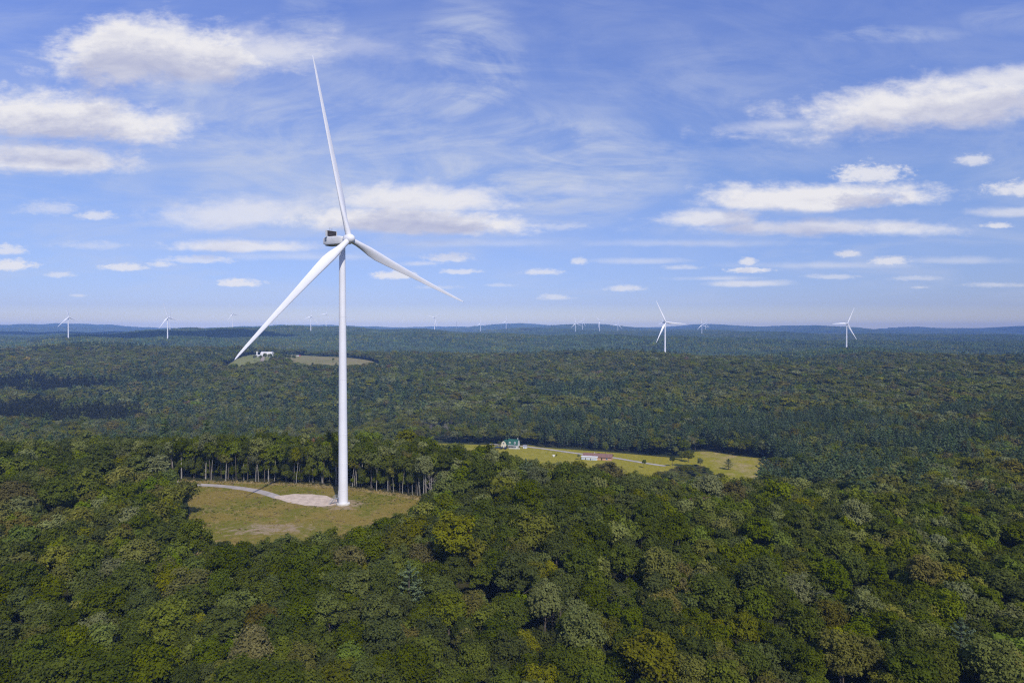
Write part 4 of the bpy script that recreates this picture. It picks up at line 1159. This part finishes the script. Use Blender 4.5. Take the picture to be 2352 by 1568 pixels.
SHADE = [
 (-1450, 2900, 20, 450, 230, 1900, 3, 'flat-based cumulus cloud above the picture, its shadow on the dark left ridge'),
 (-3150, 4600, 40, 520, 330, 2600, 9, 'distant cumulus cloud above the picture, its shadow on the leftmost far hills'),
]

# ------------------------------------------------------------------ buildings
CREAM = solid('cream_siding', (0.72, 0.66, 0.50), 0.7, 0.06, 0.8)
WSIDE = solid('white_siding', (0.66, 0.65, 0.62), 0.7, 0.05, 0.8)
GREENR = solid('green_metal_roof', (0.024, 0.100, 0.060), 0.5, 0.18, 0.5)
BROWNR = solid('brown_shingle', (0.23, 0.125, 0.095), 0.85, 0.15, 0.7)
TANB = solid('tan_brick', (0.52, 0.31, 0.20), 0.85, 0.12, 1.2)
GLASS = solid('window_glass', (0.10, 0.14, 0.22), 0.12, 0.2, 0.5, 0.6)
BLUEW = solid('pale_blue_panel', (0.42, 0.52, 0.68), 0.5, 0.1, 0.5)
DARKT = solid('dark_timber', (0.05, 0.04, 0.035), 0.8, 0.2, 1.0)
WROOF = solid('white_metal_roof', (0.72, 0.69, 0.64), 0.5, 0.05, 0.4)

def gambrel(mb, x0, x1, y0, y1, z0, h, over=0.3):
    """broken-slope roof shell, ridge along x"""
    cy = (y0 + y1) / 2; w = (y1 - y0) / 2 + over
    pr = [(-w, 0), (-w * 0.66, h * 0.66), (0, h), (w * 0.66, h * 0.66), (w, 0)]
    t = 0.14
    poly = [(x0 - over, cy + a, z0 + b + t) for a, b in pr] + [(x0 - over, cy + a * 0.97, z0 + b - 0.02) for a, b in reversed(pr)]
    mb.prism(poly, (x1 - x0 + 2 * over, 0, 0))
def gambrel_wall(mb, x0, x1, y0, y1, z0, zw, h):
    cy = (y0 + y1) / 2; w = (y1 - y0) / 2
    mb.prism([(x0, cy - w, z0), (x0, cy - w, zw), (x0, cy - w * .66, zw + h * .63), (x0, cy, zw + h * .96), (x0, cy + w * .66, zw + h * .63), (x0, cy + w, zw), (x0, cy + w, z0)], (x1 - x0, 0, 0))

def window(parent, c, w, h, face, mat=None):
    """frame and pane; FACE: 'y' looks to -y, 'x' to +x, 'X' to -x"""
    fr = MB(); d = 0.06
    def bx(dx, dz, sx, sz):
        if face == 'y': fr.box((c[0] + dx, c[1], c[2] + dz), (sx, d * 2, sz))
        else: fr.box((c[0], c[1] + dx, c[2] + dz), (d * 2, sx, sz))
    t = 0.12
    bx(0, h / 2, w + t, t); bx(0, -h / 2, w + t, t); bx(-w / 2, 0, t, h - t); bx(w / 2, 0, t, h - t)
    f = fr.build('window', WSIDE, parent)
    p = MB(); sgn = {'y': (0, 1), 'x': (-1, 0), 'X': (1, 0)}[face]
    q = (c[0] + sgn[0] * 0.02, c[1] + sgn[1] * 0.02, c[2])
    p.box(q, (w - t * .5, 0.05, h - t * .5) if face == 'y' else (0.05, w - t * .5, h - t * .5))
    p.build('pane', mat or GLASS, f)
    return f

# green-roofed house
hx, hy = (1178 - CX) / F * 588, 588
house = empty('house', (hx, hy, gz(hx, hy) + 0.2), R(-18))
tag(house, 'cream house with green barn-shaped roofs at the end of the gravel road', 'house')
mb = MB(); gambrel_wall(mb, -3.6, 5.2, -3.4, 3.4, -1.2, 2.7, 4.6); mb.build('wall', WSIDE, house)
mb = MB(); gambrel(mb, -3.6, 5.2, -3.4, 3.4, 2.7, 4.6); mb.build('roof', GREENR, house)
mb = MB()   # wing: gable towards the camera (ridge along y)
gambrel_wall(mb, -2.8, 4.2, -2.6, 2.6, -1.2, 2.5, 3.9)
o = mb.build('wing_wall', CREAM, house, loc=(-7.0, -1.2, 0), rot=(0, 0, R(90)))
mb = MB(); gambrel(mb, -2.8, 4.2, -2.6, 2.6, 2.5, 3.9); mb.build('wing_roof', GREENR, house, loc=(-7.0, -1.2, 0), rot=(0, 0, R(90)))
for xx in (-1.8, 2.8):      # dormer windows in the front slope
    mb = MB(); mb.box((xx, -3.05, 4.6), (1.25, 1.1, 1.5)); dz = mb.build('dormer', CREAM if xx < 0 else WSIDE, house)
    mb = MB(); mb.box((xx, -3.62, 4.65), (0.7, 0.06, 0.9)); mb.build('pane', GLASS, dz)
for xx in (-2.4, -0.6, 1.4, 3.6): window(house, (xx, -3.43, 1.0), 1.1, 1.3, 'y')
for yy in (-1.4, 1.4): window(house, (5.23, yy, 1.1), 1.0, 1.4, 'x')
window(house, (5.23, 0, 4.6), 1.0, 1.4, 'x')
for xx in (-8.2, -5.8): window(house, (xx, -4.05, 1.0), 1.0, 1.3, 'y')
window(house, (-7.0, -4.05, 4.0), 1.2, 1.2, 'y')
mb = MB(); mb.box((0.5, -3.45, 0.55), (0.95, 0.1, 2.1)); mb.build('door', DARKT, house)
mb = MB(); mb.box((4.3, 0.4, 7.6), (0.7, 0.7, 1.8)); mb.build('chimney', solid('chimney_stone', (.4, .36, .34), .9), house)
mb = MB(); mb.box((1.0, -4.6, 2.55), (7.2, 2.2, 0.14))
for k in range(5): mb.box((-2.4 + k * 1.7, -5.6, 1.05), (0.14, 0.14, 2.9))
mb.build('porch', WSIDE, house)
mb = MB()
for k in range(28): mb.box((-4.0 + k * 0.33, 0, 0.45), (0.16, 0.05, 1.2))
mb.box((0.5, 0.03, 0.25), (9.2, 0.04, 0.1)); mb.box((0.5, 0.03, 0.8), (9.2, 0.04, 0.1))
fence = mb.build('picket_fence', WSIDE, None, loc=(hx + 0.8, hy - 7.4, gz(hx + .8, hy - 7.4) + 0.45), rot=(0, 0, R(-6)))
tag(fence, 'white picket fence in front of the green-roofed house', 'fence')
sx, sy = hx + 10.5, hy - 3.0
shed = empty('shed', (sx, sy, gz(sx, sy) + .2), R(-18)); tag(shed, 'small white shed beside the right gable of the green-roofed house', 'shed')
mb = MB(); mb.box((0, 0, 0.8), (3.2, 2.6, 2.4)); mb.build('wall', WSIDE, shed)
mb = MB(); mb.prism([(-1.8, -1.6, 2.0), (-1.8, 0, 2.9), (-1.8, 1.6, 2.0)], (3.6, 0, 0)); mb.build('roof', solid('grey_roof', (.3, .3, .33), .8), shed)
mb = MB(); mb.box((0.2, -1.33, 0.6), (1.0, 0.08, 1.9)); mb.build('door', BLUEW, shed)

def car(x, y, rz, col, name, label):
    c = empty(name, (x, y, gz(x, y) + 0.55), rz); tag(c, label, 'car', 'cars parked at the green-roofed house')
    m = solid(name + '_paint', col, 0.3, 0.05, 1.0, 0.6)
    pr = [(-2.2, 0.35), (-2.25, 0.75), (-1.9, 0.95), (-1.3, 1.0), (-0.8, 1.45), (0.7, 1.5), (1.5, 1.05), (2.15, 0.95), (2.25, 0.6), (2.2, 0.35)]
    mb = MB(); mb.prism([(a, -0.88, b) for a, b in pr], (0, 1.76, 0)); mb.build('body', m, c, bevel=0.05)
    mb = MB(); mb.prism([(a, -0.90, b) for a, b in ((-1.2, 1.02), (-0.76, 1.40), (0.66, 1.44), (1.35, 1.07))], (0, 1.80, 0)); mb.build('window', GLASS, c)
    for xx in (-1.4, 1.4):
        for yy in (-0.82, 0.82):
            mb = MB(); mb.tube([(xx, yy - 0.11, 0.33), (xx, yy + 0.11, 0.33)], 0.33, 14); mb.build('wheel', DARKM, c, smooth=True)
car(hx - 9.6, hy - 7.6, R(60), (0.02, 0.022, 0.03), 'parked_car', 'black car parked left of the picket fence')
car(hx - 6.2, hy - 7.8, R(75), (0.015, 0.018, 0.05), 'parked_car', 'dark blue car parked nearest the picket fence')
car(hx - 13.5, hy - 4.5, R(20), (0.05, 0.07, 0.14), 'parked_car', 'dark car half hidden left of the cream wing')
for k, (dx, dy, s) in enumerate(((-5.2, -6.6, .3), (5.6, -5.8, .26), (-11.5, -2.5, .55))):
    plant('broadleaf_tree', BROAD[k], TRUNK_M[k], LEAF['mid green'], hx + dx, hy + dy, s, s, ['small garden tree between the wing and main roof of the house', 'small bush at the right gable of the green-roofed house', 'leafy tree left of the cream house wing'][k], None)

# long brown-roofed building
bx_, by_ = (1373 - CX) / F * 540, 540
rb = empty('long_building', (bx_, by_, gz(bx_, by_) + .2), R(-17))
tag(rb, 'long low building with brown roof, tan brick end and white glazed front', 'building')
mb = MB(); mb.prism([(-11, -4.2, -1.5), (-11, -4.2, 2.6), (-11, 0, 4.3), (-11, 4.2, 2.6), (-11, 4.2, -1.5)], (22.5, 0, 0)); mb.build('wall', TANB, rb)
mb = MB()
for s_ in (-1, 1): mb.prism([(-11.5, 0.0, 4.45), (-11.5, s_ * 4.9, 2.42), (-11.5, s_ * 4.9, 2.57), (-11.5, 0.0, 4.62)], (23.6, 0, 0))
mb.build('roof', BROWNR, rb)
mb = MB()
for s_ in (-1, 1): mb.prism([(12.12, 0.0, 4.35), (12.12, s_ * 4.95, 2.32), (12.12, s_ * 4.95, 2.6), (12.12, 0.0, 4.66)], (0.06, 0, 0))
mb.build('bargeboard', DARKT, rb)
mb = MB(); mb.box((-5.4, -5.6, 0.75), (12.4, 2.7, 3.6)); su = mb.build('glazed_front', WSIDE, rb)
mb = MB(); mb.prism([(-12.0, -7.2, 2.58), (-12.0, -7.2, 2.72), (-12.0, -4.25, 3.02), (-12.0, -4.25, 2.88)], (13.3, 0, 0)); mb.build('front_roof', WROOF, rb)
for k in range(9): window(rb, (-11.0 + k * 1.35, -6.98, 1.0), 0.95, 1.7, 'y', GLASS if k in (2, 5) else BLUEW)
mb = MB(); mb.box((-11.4, -1.0, 1.0), (0.8, 6.2, 3.4)); mb.build('end_porch', WSIDE, rb)
for k in range(4): window(rb, (-11.85, -3.3 + k * 1.5, 1.3), 1.0, 1.8, 'X', BLUEW)
mb = MB(); mb.box((4.0, -4.24, 0.6), (1.0, 0.08, 2.1)); mb.build('door', DARKT, rb)
window(rb, (8.0, -4.24, 1.2), 1.6, 1.1, 'y')
mb = MB(); mb.box((-2.5, 1.2, 4.4), (0.7, 0.7, 1.0)); mb.build('chimney', WSIDE, rb)
# a white feeder with a shrub in the field
x, y = world_xy(1216 + 0, 1049, -49); x, y = world_xy(1272, 1050, -49)
mb = MB(); mb.box((0, 0, 0.6), (1.4, 1.0, 1.2)); mb.prism([(-0.9, -0.7, 1.2), (-0.9, 0, 1.7), (-0.9, 0.7, 1.2)], (1.8, 0, 0))
tag(mb.build('animal_hutch', WSIDE, None, loc=(x, y, gz(x, y) + .3)), 'small white hutch alone in the hay field', 'hutch')
plant('broadleaf_tree', BROAD[2], TRUNK_M[0], LEAF['mid green'], x + 2.4, y + .8, .22, .2, 'tiny bush next to the white hutch in the hay field', None)

# distant white farm
FY = 1470
def farm(name, px, w, d, hw, hr, label, rz=0.0, kind='gable', Y=FY, mat=None, roof=None):
    X = (px - CX) / F * Y
    e = empty(name, (X, Y, gz(X, Y)), rz); tag(e, label, 'farm building' if name != 'silo' else 'silo', 'white buildings of the distant farm')
    mb = MB(); mr = MB()
    if kind == 'round':
        n = 10; arc = [(-d / 2 * math.cos(math.pi * k / n), hw + hr * math.sin(math.pi * k / n)) for k in range(n + 1)]
        mb.prism([(-w / 2, -d / 2, -3)] + [(-w / 2, a * .985, b - .15) for a, b in arc] + [(-w / 2, d / 2, -3)], (w, 0, 0))
        mr.prism([(-w / 2 - .3, a, b) for a, b in arc] + [(-w / 2 - .3, a * .97, b - .12) for a, b in reversed(arc)], (w + .6, 0, 0))
    else:
        mb.prism([(-w / 2, -d / 2, -3), (-w / 2, -d / 2, hw), (-w / 2, 0, hw + hr * .96), (-w / 2, d / 2, hw), (-w / 2, d / 2, -3)], (w, 0, 0))
        for s_ in (-1, 1): mr.prism([(-w / 2 - .4, 0, hw + hr), (-w / 2 - .4, s_ * (d / 2 + .5), hw - .2), (-w / 2 - .4, s_ * (d / 2 + .5), hw), (-w / 2 - .4, 0, hw + hr + .2)], (w + .8, 0, 0))
    mb.build('wall', mat or WSIDE, e); mr.build('roof', roof or WROOF, e)
    md_ = MB(); md_.box((w * .2, -d / 2 - .04, 1.4), (3.0, .1, 3.2)); md_.build('door', BLUEW, e)
    for k in range(3):
        q = MB(); q.box((-w * .35 + k * w * .17, -d / 2 - .04, hw * .6), (1.2, .1, 1.2)); q.build('window', GLASS, e)
    return e
farm('barn', 614, 25, 13, 5.0, 5.5, 'big white round-roofed barn, largest building of the distant farm', R(-6), 'round')
farm('shed', 595, 16, 8, 3.2, 1.6, 'low white shed left of the round-roofed barn', R(4), 'gable', FY - 20)
farm('farmhouse', 622, 9, 8, 4.0, 3.0, 'white gabled farmhouse before the right end of the round-roofed barn', R(25), 'gable', FY - 40)
X = (590 - CX) / F * FY
e = empty('silo', (X, FY, gz(X, FY))); tag(e, 'slim white silo at the left end of the distant farm', 'silo')
mb = MB(); V, Fq = lathe([(0, -2), (1.6, -2), (1.6, 8.5)], 20); mb.add(V, Fq); mb.build('wall', WSIDE, e, smooth=True)
mb = MB(); V, Fq = lathe([(1.7, 8.5), (1.2, 9.8), (0.0, 11.5)], 20); mb.add(V, Fq); mb.build('roof', WROOF, e, smooth=True)
dr = [pix_ground(603, 823)[:2], pix_ground(604, 817)[:2], pix_ground(604, 811)[:2]]
tag(strip('farm_drive', [((601 - CX) / F * 1330, 1330), ((603 - CX) / F * 1380, 1380), ((603 - CX) / F * 1450, 1450)], 7, 1.0, gravel_mat('drive_dirt', (.34, .27, .21), (.42, .34, .27), .1), 6), 'tan dirt drive running up to the distant white farm', 'drive', kind='structure')
x, y, z = pix_ground(684, 819)
wg = empty('farm_wagon', (x, y, z + .8), R(10)); tag(wg, 'tiny red and white farm wagon in the tan field', 'wagon')
mb = MB(); mb.box((0, 0, 1.5), (6, 2.4, 1.6)); mb.build('body', solid('wagon_white', (.7, .68, .66)), wg)
mb = MB(); mb.box((4.4, 0, 1.4), (2.4, 2.2, 2.2)); mb.build('cab', solid('wagon_red', (.5, .05, .04)), wg)
for xx in (-2, 2, 4.4):
    for yy in (-1.1, 1.1):
        mb = MB(); mb.tube([(xx, yy - .15, .45), (xx, yy + .15, .45)], .5, 10); mb.build('wheel', DARKM, wg)

# ------------------------------------------------------------------ haze
hb = MB(); zlo = float(V_MINZ) - 1.0
hb.box((0, 0, (zlo + 165) / 2), (23600, 23600, 165 - zlo))
hm, nt, out = newmat('haze_air')
pv = N(nt, 'ShaderNodeVolumePrincipled')
setv(pv, 'Color', (0.27, 0.48, 1.0, 1)); setv(pv, 'Density', HAZE); setv(pv, 'Anisotropy', -0.5)
nt.links.new(pv.outputs[0], out.inputs['Volume'])
try: hm.volume_intersection_method = 'FAST'
except Exception: pass
tag(hb.build('haze', hm), 'thin blue air haze over the hills', 'haze', kind='stuff')

# ------------------------------------------------------------------ clouds that shade the far hills (they drift above the top of the picture)
TO_SUN = Vector((math.sin(SUN_AZ) * math.cos(SUN_EL), math.cos(SUN_AZ) * math.cos(SUN_EL), math.sin(SUN_EL)))
cm_, nt, out = newmat('cloud_white')
d_ = N(nt, 'ShaderNodeBsdfDiffuse'); d_.inputs[0].default_value = (.85, .86, .9, 1)
t_ = N(nt, 'ShaderNodeBsdfTranslucent'); t_.inputs[0].default_value = (.5, .52, .58, 1)
mx_ = N(nt, 'ShaderNodeMixShader'); mx_.inputs[0].default_value = .08
nt.links.new(d_.outputs[0], mx_.inputs[1]); nt.links.new(t_.outputs[0], mx_.inputs[2]); nt.links.new(mx_.outputs[0], out.inputs[0])
def cloud(cx, cy, cz, rx, ry, alt, seed, label, turn=0.0):
    """a puffy cumulus whose shadow falls round (cx, cy, cz)"""
    g = np.random.default_rng(seed)
    base = Vector((cx, cy, cz)) + TO_SUN * ((alt - cz) / TO_SUN.z)
    bm = __import__('bmesh').new()
    import bmesh
    for k in range(44):
        a = g.uniform(0, 6.28); r = math.sqrt(g.uniform(0, 1))
        x, y = rx * r * math.cos(a), ry * r * math.sin(a)
        s = (0.26 + 0.30 * (1 - r)) * min(rx, ry) * g.uniform(.7, 1.3) + 32
        M = Matrix.Translation((x, y, s * .35)) @ Matrix.Diagonal((s * 1.5, s * 1.1, s * .62, 1))
        bmesh.ops.create_icosphere(bm, subdivisions=3, radius=1.0, matrix=M)
    for v in bm.verts:
        if v.co.z < 0: v.co.z *= .15
        n_ = math.sin(v.co.x * .021 + seed) * math.cos(v.co.y * .025) + .6 * math.sin(v.co.x * .05 + v.co.z * .06)
        v.co += v.co.normalized() * 10 * n_
    me = bpy.data.meshes.new('cloud'); bm.to_mesh(me); bm.free(); me.materials.append(cm_)
    me.polygons.foreach_set('use_smooth', np.ones(len(me.polygons), bool))
    o = link('cloud', me, None, tuple(base), (0, 0, turn)); tag(o, label, 'cloud', kind='stuff')
    return o
for args in SHADE: cloud(*args)

# ------------------------------------------------------------------ sun and sky
sun = bpy.data.lights.new('sun', 'SUN'); sun.energy = SUN_E; sun.angle = R(0.53); sun.color = (1.0, 0.94, 0.84)
so = bpy.data.objects.new('sun', sun); COL.objects.link(so)
so.rotation_euler = TO_SUN.to_track_quat('Z', 'Y').to_euler(); so.location = (0, 0, 3000)

w = bpy.data.worlds.new('World'); SC.world = w; w.use_nodes = True
nt = w.node_tree
for n in list(nt.nodes): nt.nodes.remove(n)
wo = N(nt, 'ShaderNodeOutputWorld'); bg = N(nt, 'ShaderNodeBackground'); setv(bg, 'Strength', SKY_S)
nt.links.new(bg.outputs[0], wo.inputs[0])
sky = N(nt, 'ShaderNodeTexSky', sky_type='NISHITA'); sky.sun_disc = False; sky.sun_elevation = SUN_EL; sky.sun_rotation = SUN_AZ
sky.altitude = 500; sky.air_density = 1.0; sky.dust_density = 0.5; sky.ozone_density = 2.5
tc = N(nt, 'ShaderNodeTexCoord')
sp = N(nt, 'ShaderNodeSeparateXYZ'); nt.links.new(tc.outputs['Generated'], sp.inputs[0])
yy = math_node(nt, 'MAXIMUM', math_node(nt, 'ABSOLUTE', sp.outputs['Y']), 0.05)
a_ = math_node(nt, 'DIVIDE', sp.outputs['X'], yy); b_ = math_node(nt, 'DIVIDE', sp.outputs['Z'], yy)
# sky position in units of 1000 picture units at the horizon's middle: u right, v up
u_ = math_node(nt, 'MULTIPLY', a_, F / 1000); v_ = math_node(nt, 'MULTIPLY', b_, F / 1000)
uv = N(nt, 'ShaderNodeCombineXYZ'); nt.links.new(u_, uv.inputs[0]); nt.links.new(v_, uv.inputs[1])

def cloud_group():
    """density of all clouds at a sky position"""
    g = bpy.data.node_groups.new('cloud_field', 'ShaderNodeTree')
    g.interface.new_socket('P', in_out='INPUT', socket_type='NodeSocketVector')
    g.interface.new_socket('Density', in_out='OUTPUT', socket_type='NodeSocketFloat')
    gi = g.nodes.new('NodeGroupInput'); go = g.nodes.new('NodeGroupOutput')
    # billowing displacement: stretched sideways, finer towards the horizon
    s = N(g, 'ShaderNodeSeparateXYZ'); g.links.new(gi.outputs[0], s.inputs[0])
    mp = N(g, 'ShaderNodeMapping'); mp.inputs['Scale'].default_value = (4.2, 8.5, 1); g.links.new(gi.outputs[0], mp.inputs[0])
    n1 = N(g, 'ShaderNodeTexNoise'); setv(n1, 'Scale', 1.6); setv(n1, 'Detail', 8); setv(n1, 'Roughness', 0.60); setv(n1, 'Distortion', 0.35); g.links.new(mp.outputs[0], n1.inputs['Vector'])
    n2 = N(g, 'ShaderNodeTexNoise'); setv(n2, 'Scale', 4.5); setv(n2, 'Detail', 6); setv(n2, 'Roughness', 0.62); g.links.new(mp.outputs[0], n2.inputs['Vector'])
    n3 = N(g, 'ShaderNodeTexNoise'); setv(n3, 'Scale', 13.0); setv(n3, 'Detail', 5); setv(n3, 'Roughness', 0.6); setv(n3, 'Distortion', 0.3); g.links.new(mp.outputs[0], n3.inputs['Vector'])
    f1 = math_node(g, 'MULTIPLY_ADD', n1.outputs['Fac'], 2.6, -1.3); f2 = math_node(g, 'MULTIPLY_ADD', n2.outputs['Fac'], 2.4, -1.2); f3 = math_node(g, 'MULTIPLY_ADD', n3.outputs['Fac'], 2.2, -1.1)
    big = math_node(g, 'ADD', math_node(g, 'ADD', math_node(g, 'MULTIPLY', f1, 0.58), math_node(g, 'MULTIPLY', f2, 0.30)), math_node(g, 'MULTIPLY', f3, 0.10))
    small = math_node(g, 'ADD', math_node(g, 'MULTIPLY', f2, 0.55), math_node(g, 'MULTIPLY', f3, 0.62))
    tot = None
    for cx, cy, rx, ru, rd, wgt, soft, tilt in CLOUDS:
        px = (cx - CX) / 1000; py = (HOR - cy) / 1000
        dx = math_node(g, 'MULTIPLY_ADD', s.outputs[0], 1000 / rx, -px * 1000 / rx)
        ty = s.outputs[1]
        if tilt: ty = math_node(g, 'MULTIPLY_ADD', math_node(g, 'SUBTRACT', s.outputs[0], px), -tilt, ty)
        dyr = math_node(g, 'SUBTRACT', ty, py)
        dy = math_node(g, 'MAXIMUM', math_node(g, 'MULTIPLY', dyr, 1000 / ru), math_node(g, 'MULTIPLY', dyr, -1000 / rd))
        r2 = math_node(g, 'MULTIPLY_ADD', dx, dx, math_node(g, 'MULTIPLY', dy, dy))
        e = math_node(g, 'SUBTRACT', 1.0, math_node(g, 'SQRT', r2))                # 1 in the middle, 0 on the rim
        e = math_node(g, 'ADD', e, big if rx > 110 else small)
        d = smooth(g, e, -0.15, soft * 1.2, 0.0, wgt)
        tot = d if tot is None else math_node(g, 'MAXIMUM', tot, d)
    g.links.new(tot, go.inputs[0])
    return g
CG = cloud_group()
def field(off):
    m = N(nt, 'ShaderNodeVectorMath', operation='ADD'); nt.links.new(uv.outputs[0], m.inputs[0]); m.inputs[1].default_value = off
    n = N(nt, 'ShaderNodeGroup'); n.node_tree = CG; nt.links.new(m.outputs[0], n.inputs[0]); return n.outputs[0]
D0 = field((0, 0, 0)); D1 = field((0.006, 0.022, 0)); D2 = field((0.01, 0.062, 0))
# thickness above this point towards the light shades it
thick = math_node(nt, 'ADD', math_node(nt, 'MULTIPLY', D1, 0.45), math_node(nt, 'MULTIPLY', D2, 0.55))
mpn = N(nt, 'ShaderNodeMapping'); mpn.inputs['Scale'].default_value = (5, 13, 1); nt.links.new(uv.outputs[0], mpn.inputs[0])
nz = noise(nt, mpn.outputs[0], 1.5, 6, 0.6, 0.4)
lit = math_node(nt, 'SUBTRACT', 1.32, math_node(nt, 'MULTIPLY', thick, 1.0))
lit = math_node(nt, 'ADD', lit, math_node(nt, 'MULTIPLY_ADD', nz, 1.0, -0.5), clamp=True)
ccol = mix_col(nt, lit, CLOUD_DARK, CLOUD_LIT)
# thin high cirrus: long soft streaks fanning up from the horizon
mc = N(nt, 'ShaderNodeMapping'); mc.inputs['Scale'].default_value = (1.7, 4.2, 1); mc.inputs['Rotation'].default_value = (0, 0, -0.45); mc.inputs['Location'].default_value = (1.3, 0.2, 0); nt.links.new(uv.outputs[0], mc.inputs[0])
c1 = noise(nt, mc.outputs[0], 1.5, 8, 0.6, 1.6)
mc2 = N(nt, 'ShaderNodeMapping'); mc2.inputs['Scale'].default_value = (2.2, 9.0, 1); nt.links.new(uv.outputs[0], mc2.inputs[0])
c2 = noise(nt, mc2.outputs[0], 1.2, 7, 0.6, 0.5)
def blob(cx, cy, rx, ry):
    dx = math_node(nt, 'MULTIPLY_ADD', u_, 1000 / rx, -(cx - CX) / rx); dy = math_node(nt, 'MULTIPLY_ADD', v_, 1000 / ry, -(HOR - cy) / ry)
    return math_node(nt, 'SUBTRACT', 1.0, math_node(nt, 'SQRT', math_node(nt, 'MULTIPLY_ADD', dx, dx, math_node(nt, 'MULTIPLY', dy, dy))))
cir = None
for cx, cy, rx, ry, amp in CIRRUS:
    d = math_node(nt, 'MULTIPLY', smooth(nt, blob(cx, cy, rx, ry), -0.1, 0.75), amp)
    cir = d if cir is None else math_node(nt, 'MAXIMUM', cir, d)
mc4 = N(nt, 'ShaderNodeMapping'); mc4.inputs['Scale'].default_value = (1.5, 5.5, 1); mc4.inputs['Rotation'].default_value = (0, 0, 0.5); mc4.inputs['Location'].default_value = (2.7, 1.1, 0); nt.links.new(uv.outputs[0], mc4.inputs[0])
c4 = noise(nt, mc4.outputs[0], 1.4, 9, 0.64, 2.2)
streak = math_node(nt, 'MULTIPLY', math_node(nt, 'ADD', smooth(nt, c1, 0.34, 0.66), smooth(nt, c4, 0.36, 0.66)), 0.72)
wisps = math_node(nt, 'MULTIPLY', cir, streak)
bands = math_node(nt, 'MULTIPLY', smooth(nt, c2, 0.42, 0.72), smooth(nt, v_, 0.02, 0.10, 0.0, 0.42))
bands = math_node(nt, 'MULTIPLY', bands, smooth(nt, v_, 0.22, 0.50, 1.0, 0.15))
mc3 = N(nt, 'ShaderNodeMapping'); mc3.inputs['Scale'].default_value = (1.1, 1.9, 1); mc3.inputs['Location'].default_value = (0.4, 0.9, 0); nt.links.new(uv.outputs[0], mc3.inputs[0])
veil = math_node(nt, 'MULTIPLY', smooth(nt, noise(nt, mc3.outputs[0], 1.0, 5, 0.5, 0.4), 0.18, 0.72), smooth(nt, v_, 0.08, 0.28, 0.0, 0.80))
veil = math_node(nt, 'MULTIPLY', veil, smooth(nt, v_, 0.45, 0.75, 1.0, 0.35)); veil = math_node(nt, 'MULTIPLY', veil, smooth(nt, u_, 0.15, 0.75, 1.0, 0.45))
veil = math_node(nt, 'MULTIPLY', veil, math_node(nt, 'MULTIPLY_ADD', streak, 0.75, 0.30))
bands = math_node(nt, 'MAXIMUM', bands, veil)
thin = math_node(nt, 'MINIMUM', math_node(nt, 'MAXIMUM', wisps, bands), 0.9)
hs = N(nt, 'ShaderNodeHueSaturation'); setv(hs, 'Hue', SKY_HSV[0]); setv(hs, 'Saturation', SKY_HSV[1]); setv(hs, 'Value', SKY_HSV[2]); nt.links.new(sky.outputs[0], hs.inputs['Color'])
ramp = N(nt, 'ShaderNodeValToRGB'); ramp.color_ramp.interpolation = 'B_SPLINE' if False else 'LINEAR'
el = ramp.color_ramp.elements
while len(el) < len(SKY_RAMP): el.new(0.5)
for e_, (pos, col) in zip(el, SKY_RAMP): e_.position = pos; e_.color = (*[c / 3 for c in col], 1)
nt.links.new(math_node(nt, 'MAXIMUM', v_, 0.0, clamp=True), ramp.inputs[0])
skyc = mix_col(nt, 1.0, hs.outputs[0], ramp.outputs[0], 'MULTIPLY')
skyc = mix_col(nt, 1.0, skyc, (3.0, 3.0, 3.0), 'MULTIPLY')
skyc = mix_col(nt, thin, skyc, CIRRUS_COL)
skyc = mix_col(nt, math_node(nt, 'MINIMUM', D0, 1.0), skyc, ccol)
nt.links.new(skyc, bg.inputs['Color'])

# ------------------------------------------------------------------ camera and render settings
cam = bpy.data.cameras.new('camera'); cam.sensor_width = 36.0; cam.lens = 24.0; cam.clip_start = 0.5; cam.clip_end = 40000
co = bpy.data.objects.new('camera', cam); COL.objects.link(co)
co.location = (0, 0, H); co.rotation_euler = (R(90) - math.atan((784 - HOR) / F), 0, 0)
SC.camera = co
SC.view_settings.view_transform = 'Standard'; SC.view_settings.look = 'None'; SC.view_settings.exposure = EXPOSURE; SC.view_settings.gamma = 1.0; SC.view_settings.use_curve_mapping = False
SC.render.engine = 'CYCLES'
cy = SC.cycles
cy.use_denoising = False
try: cy.denoiser = 'OPENIMAGEDENOISE'; cy.denoising_input_passes = 'RGB_ALBEDO_NORMAL'; cy.denoising_prefilter = 'ACCURATE'
except Exception as ex: print('denoise', ex)
cy.max_bounces = 5; cy.diffuse_bounces = 2; cy.glossy_bounces = 2; cy.transmission_bounces = 3; cy.transparent_max_bounces = 4; cy.volume_bounces = 1
cy.use_adaptive_sampling = True; cy.adaptive_threshold = 0.01
cy.caustics_reflective = False; cy.caustics_refractive = False
cy.pixel_filter_type = 'BLACKMAN_HARRIS'; cy.filter_width = 1.2
SC.render.use_persistent_data = False
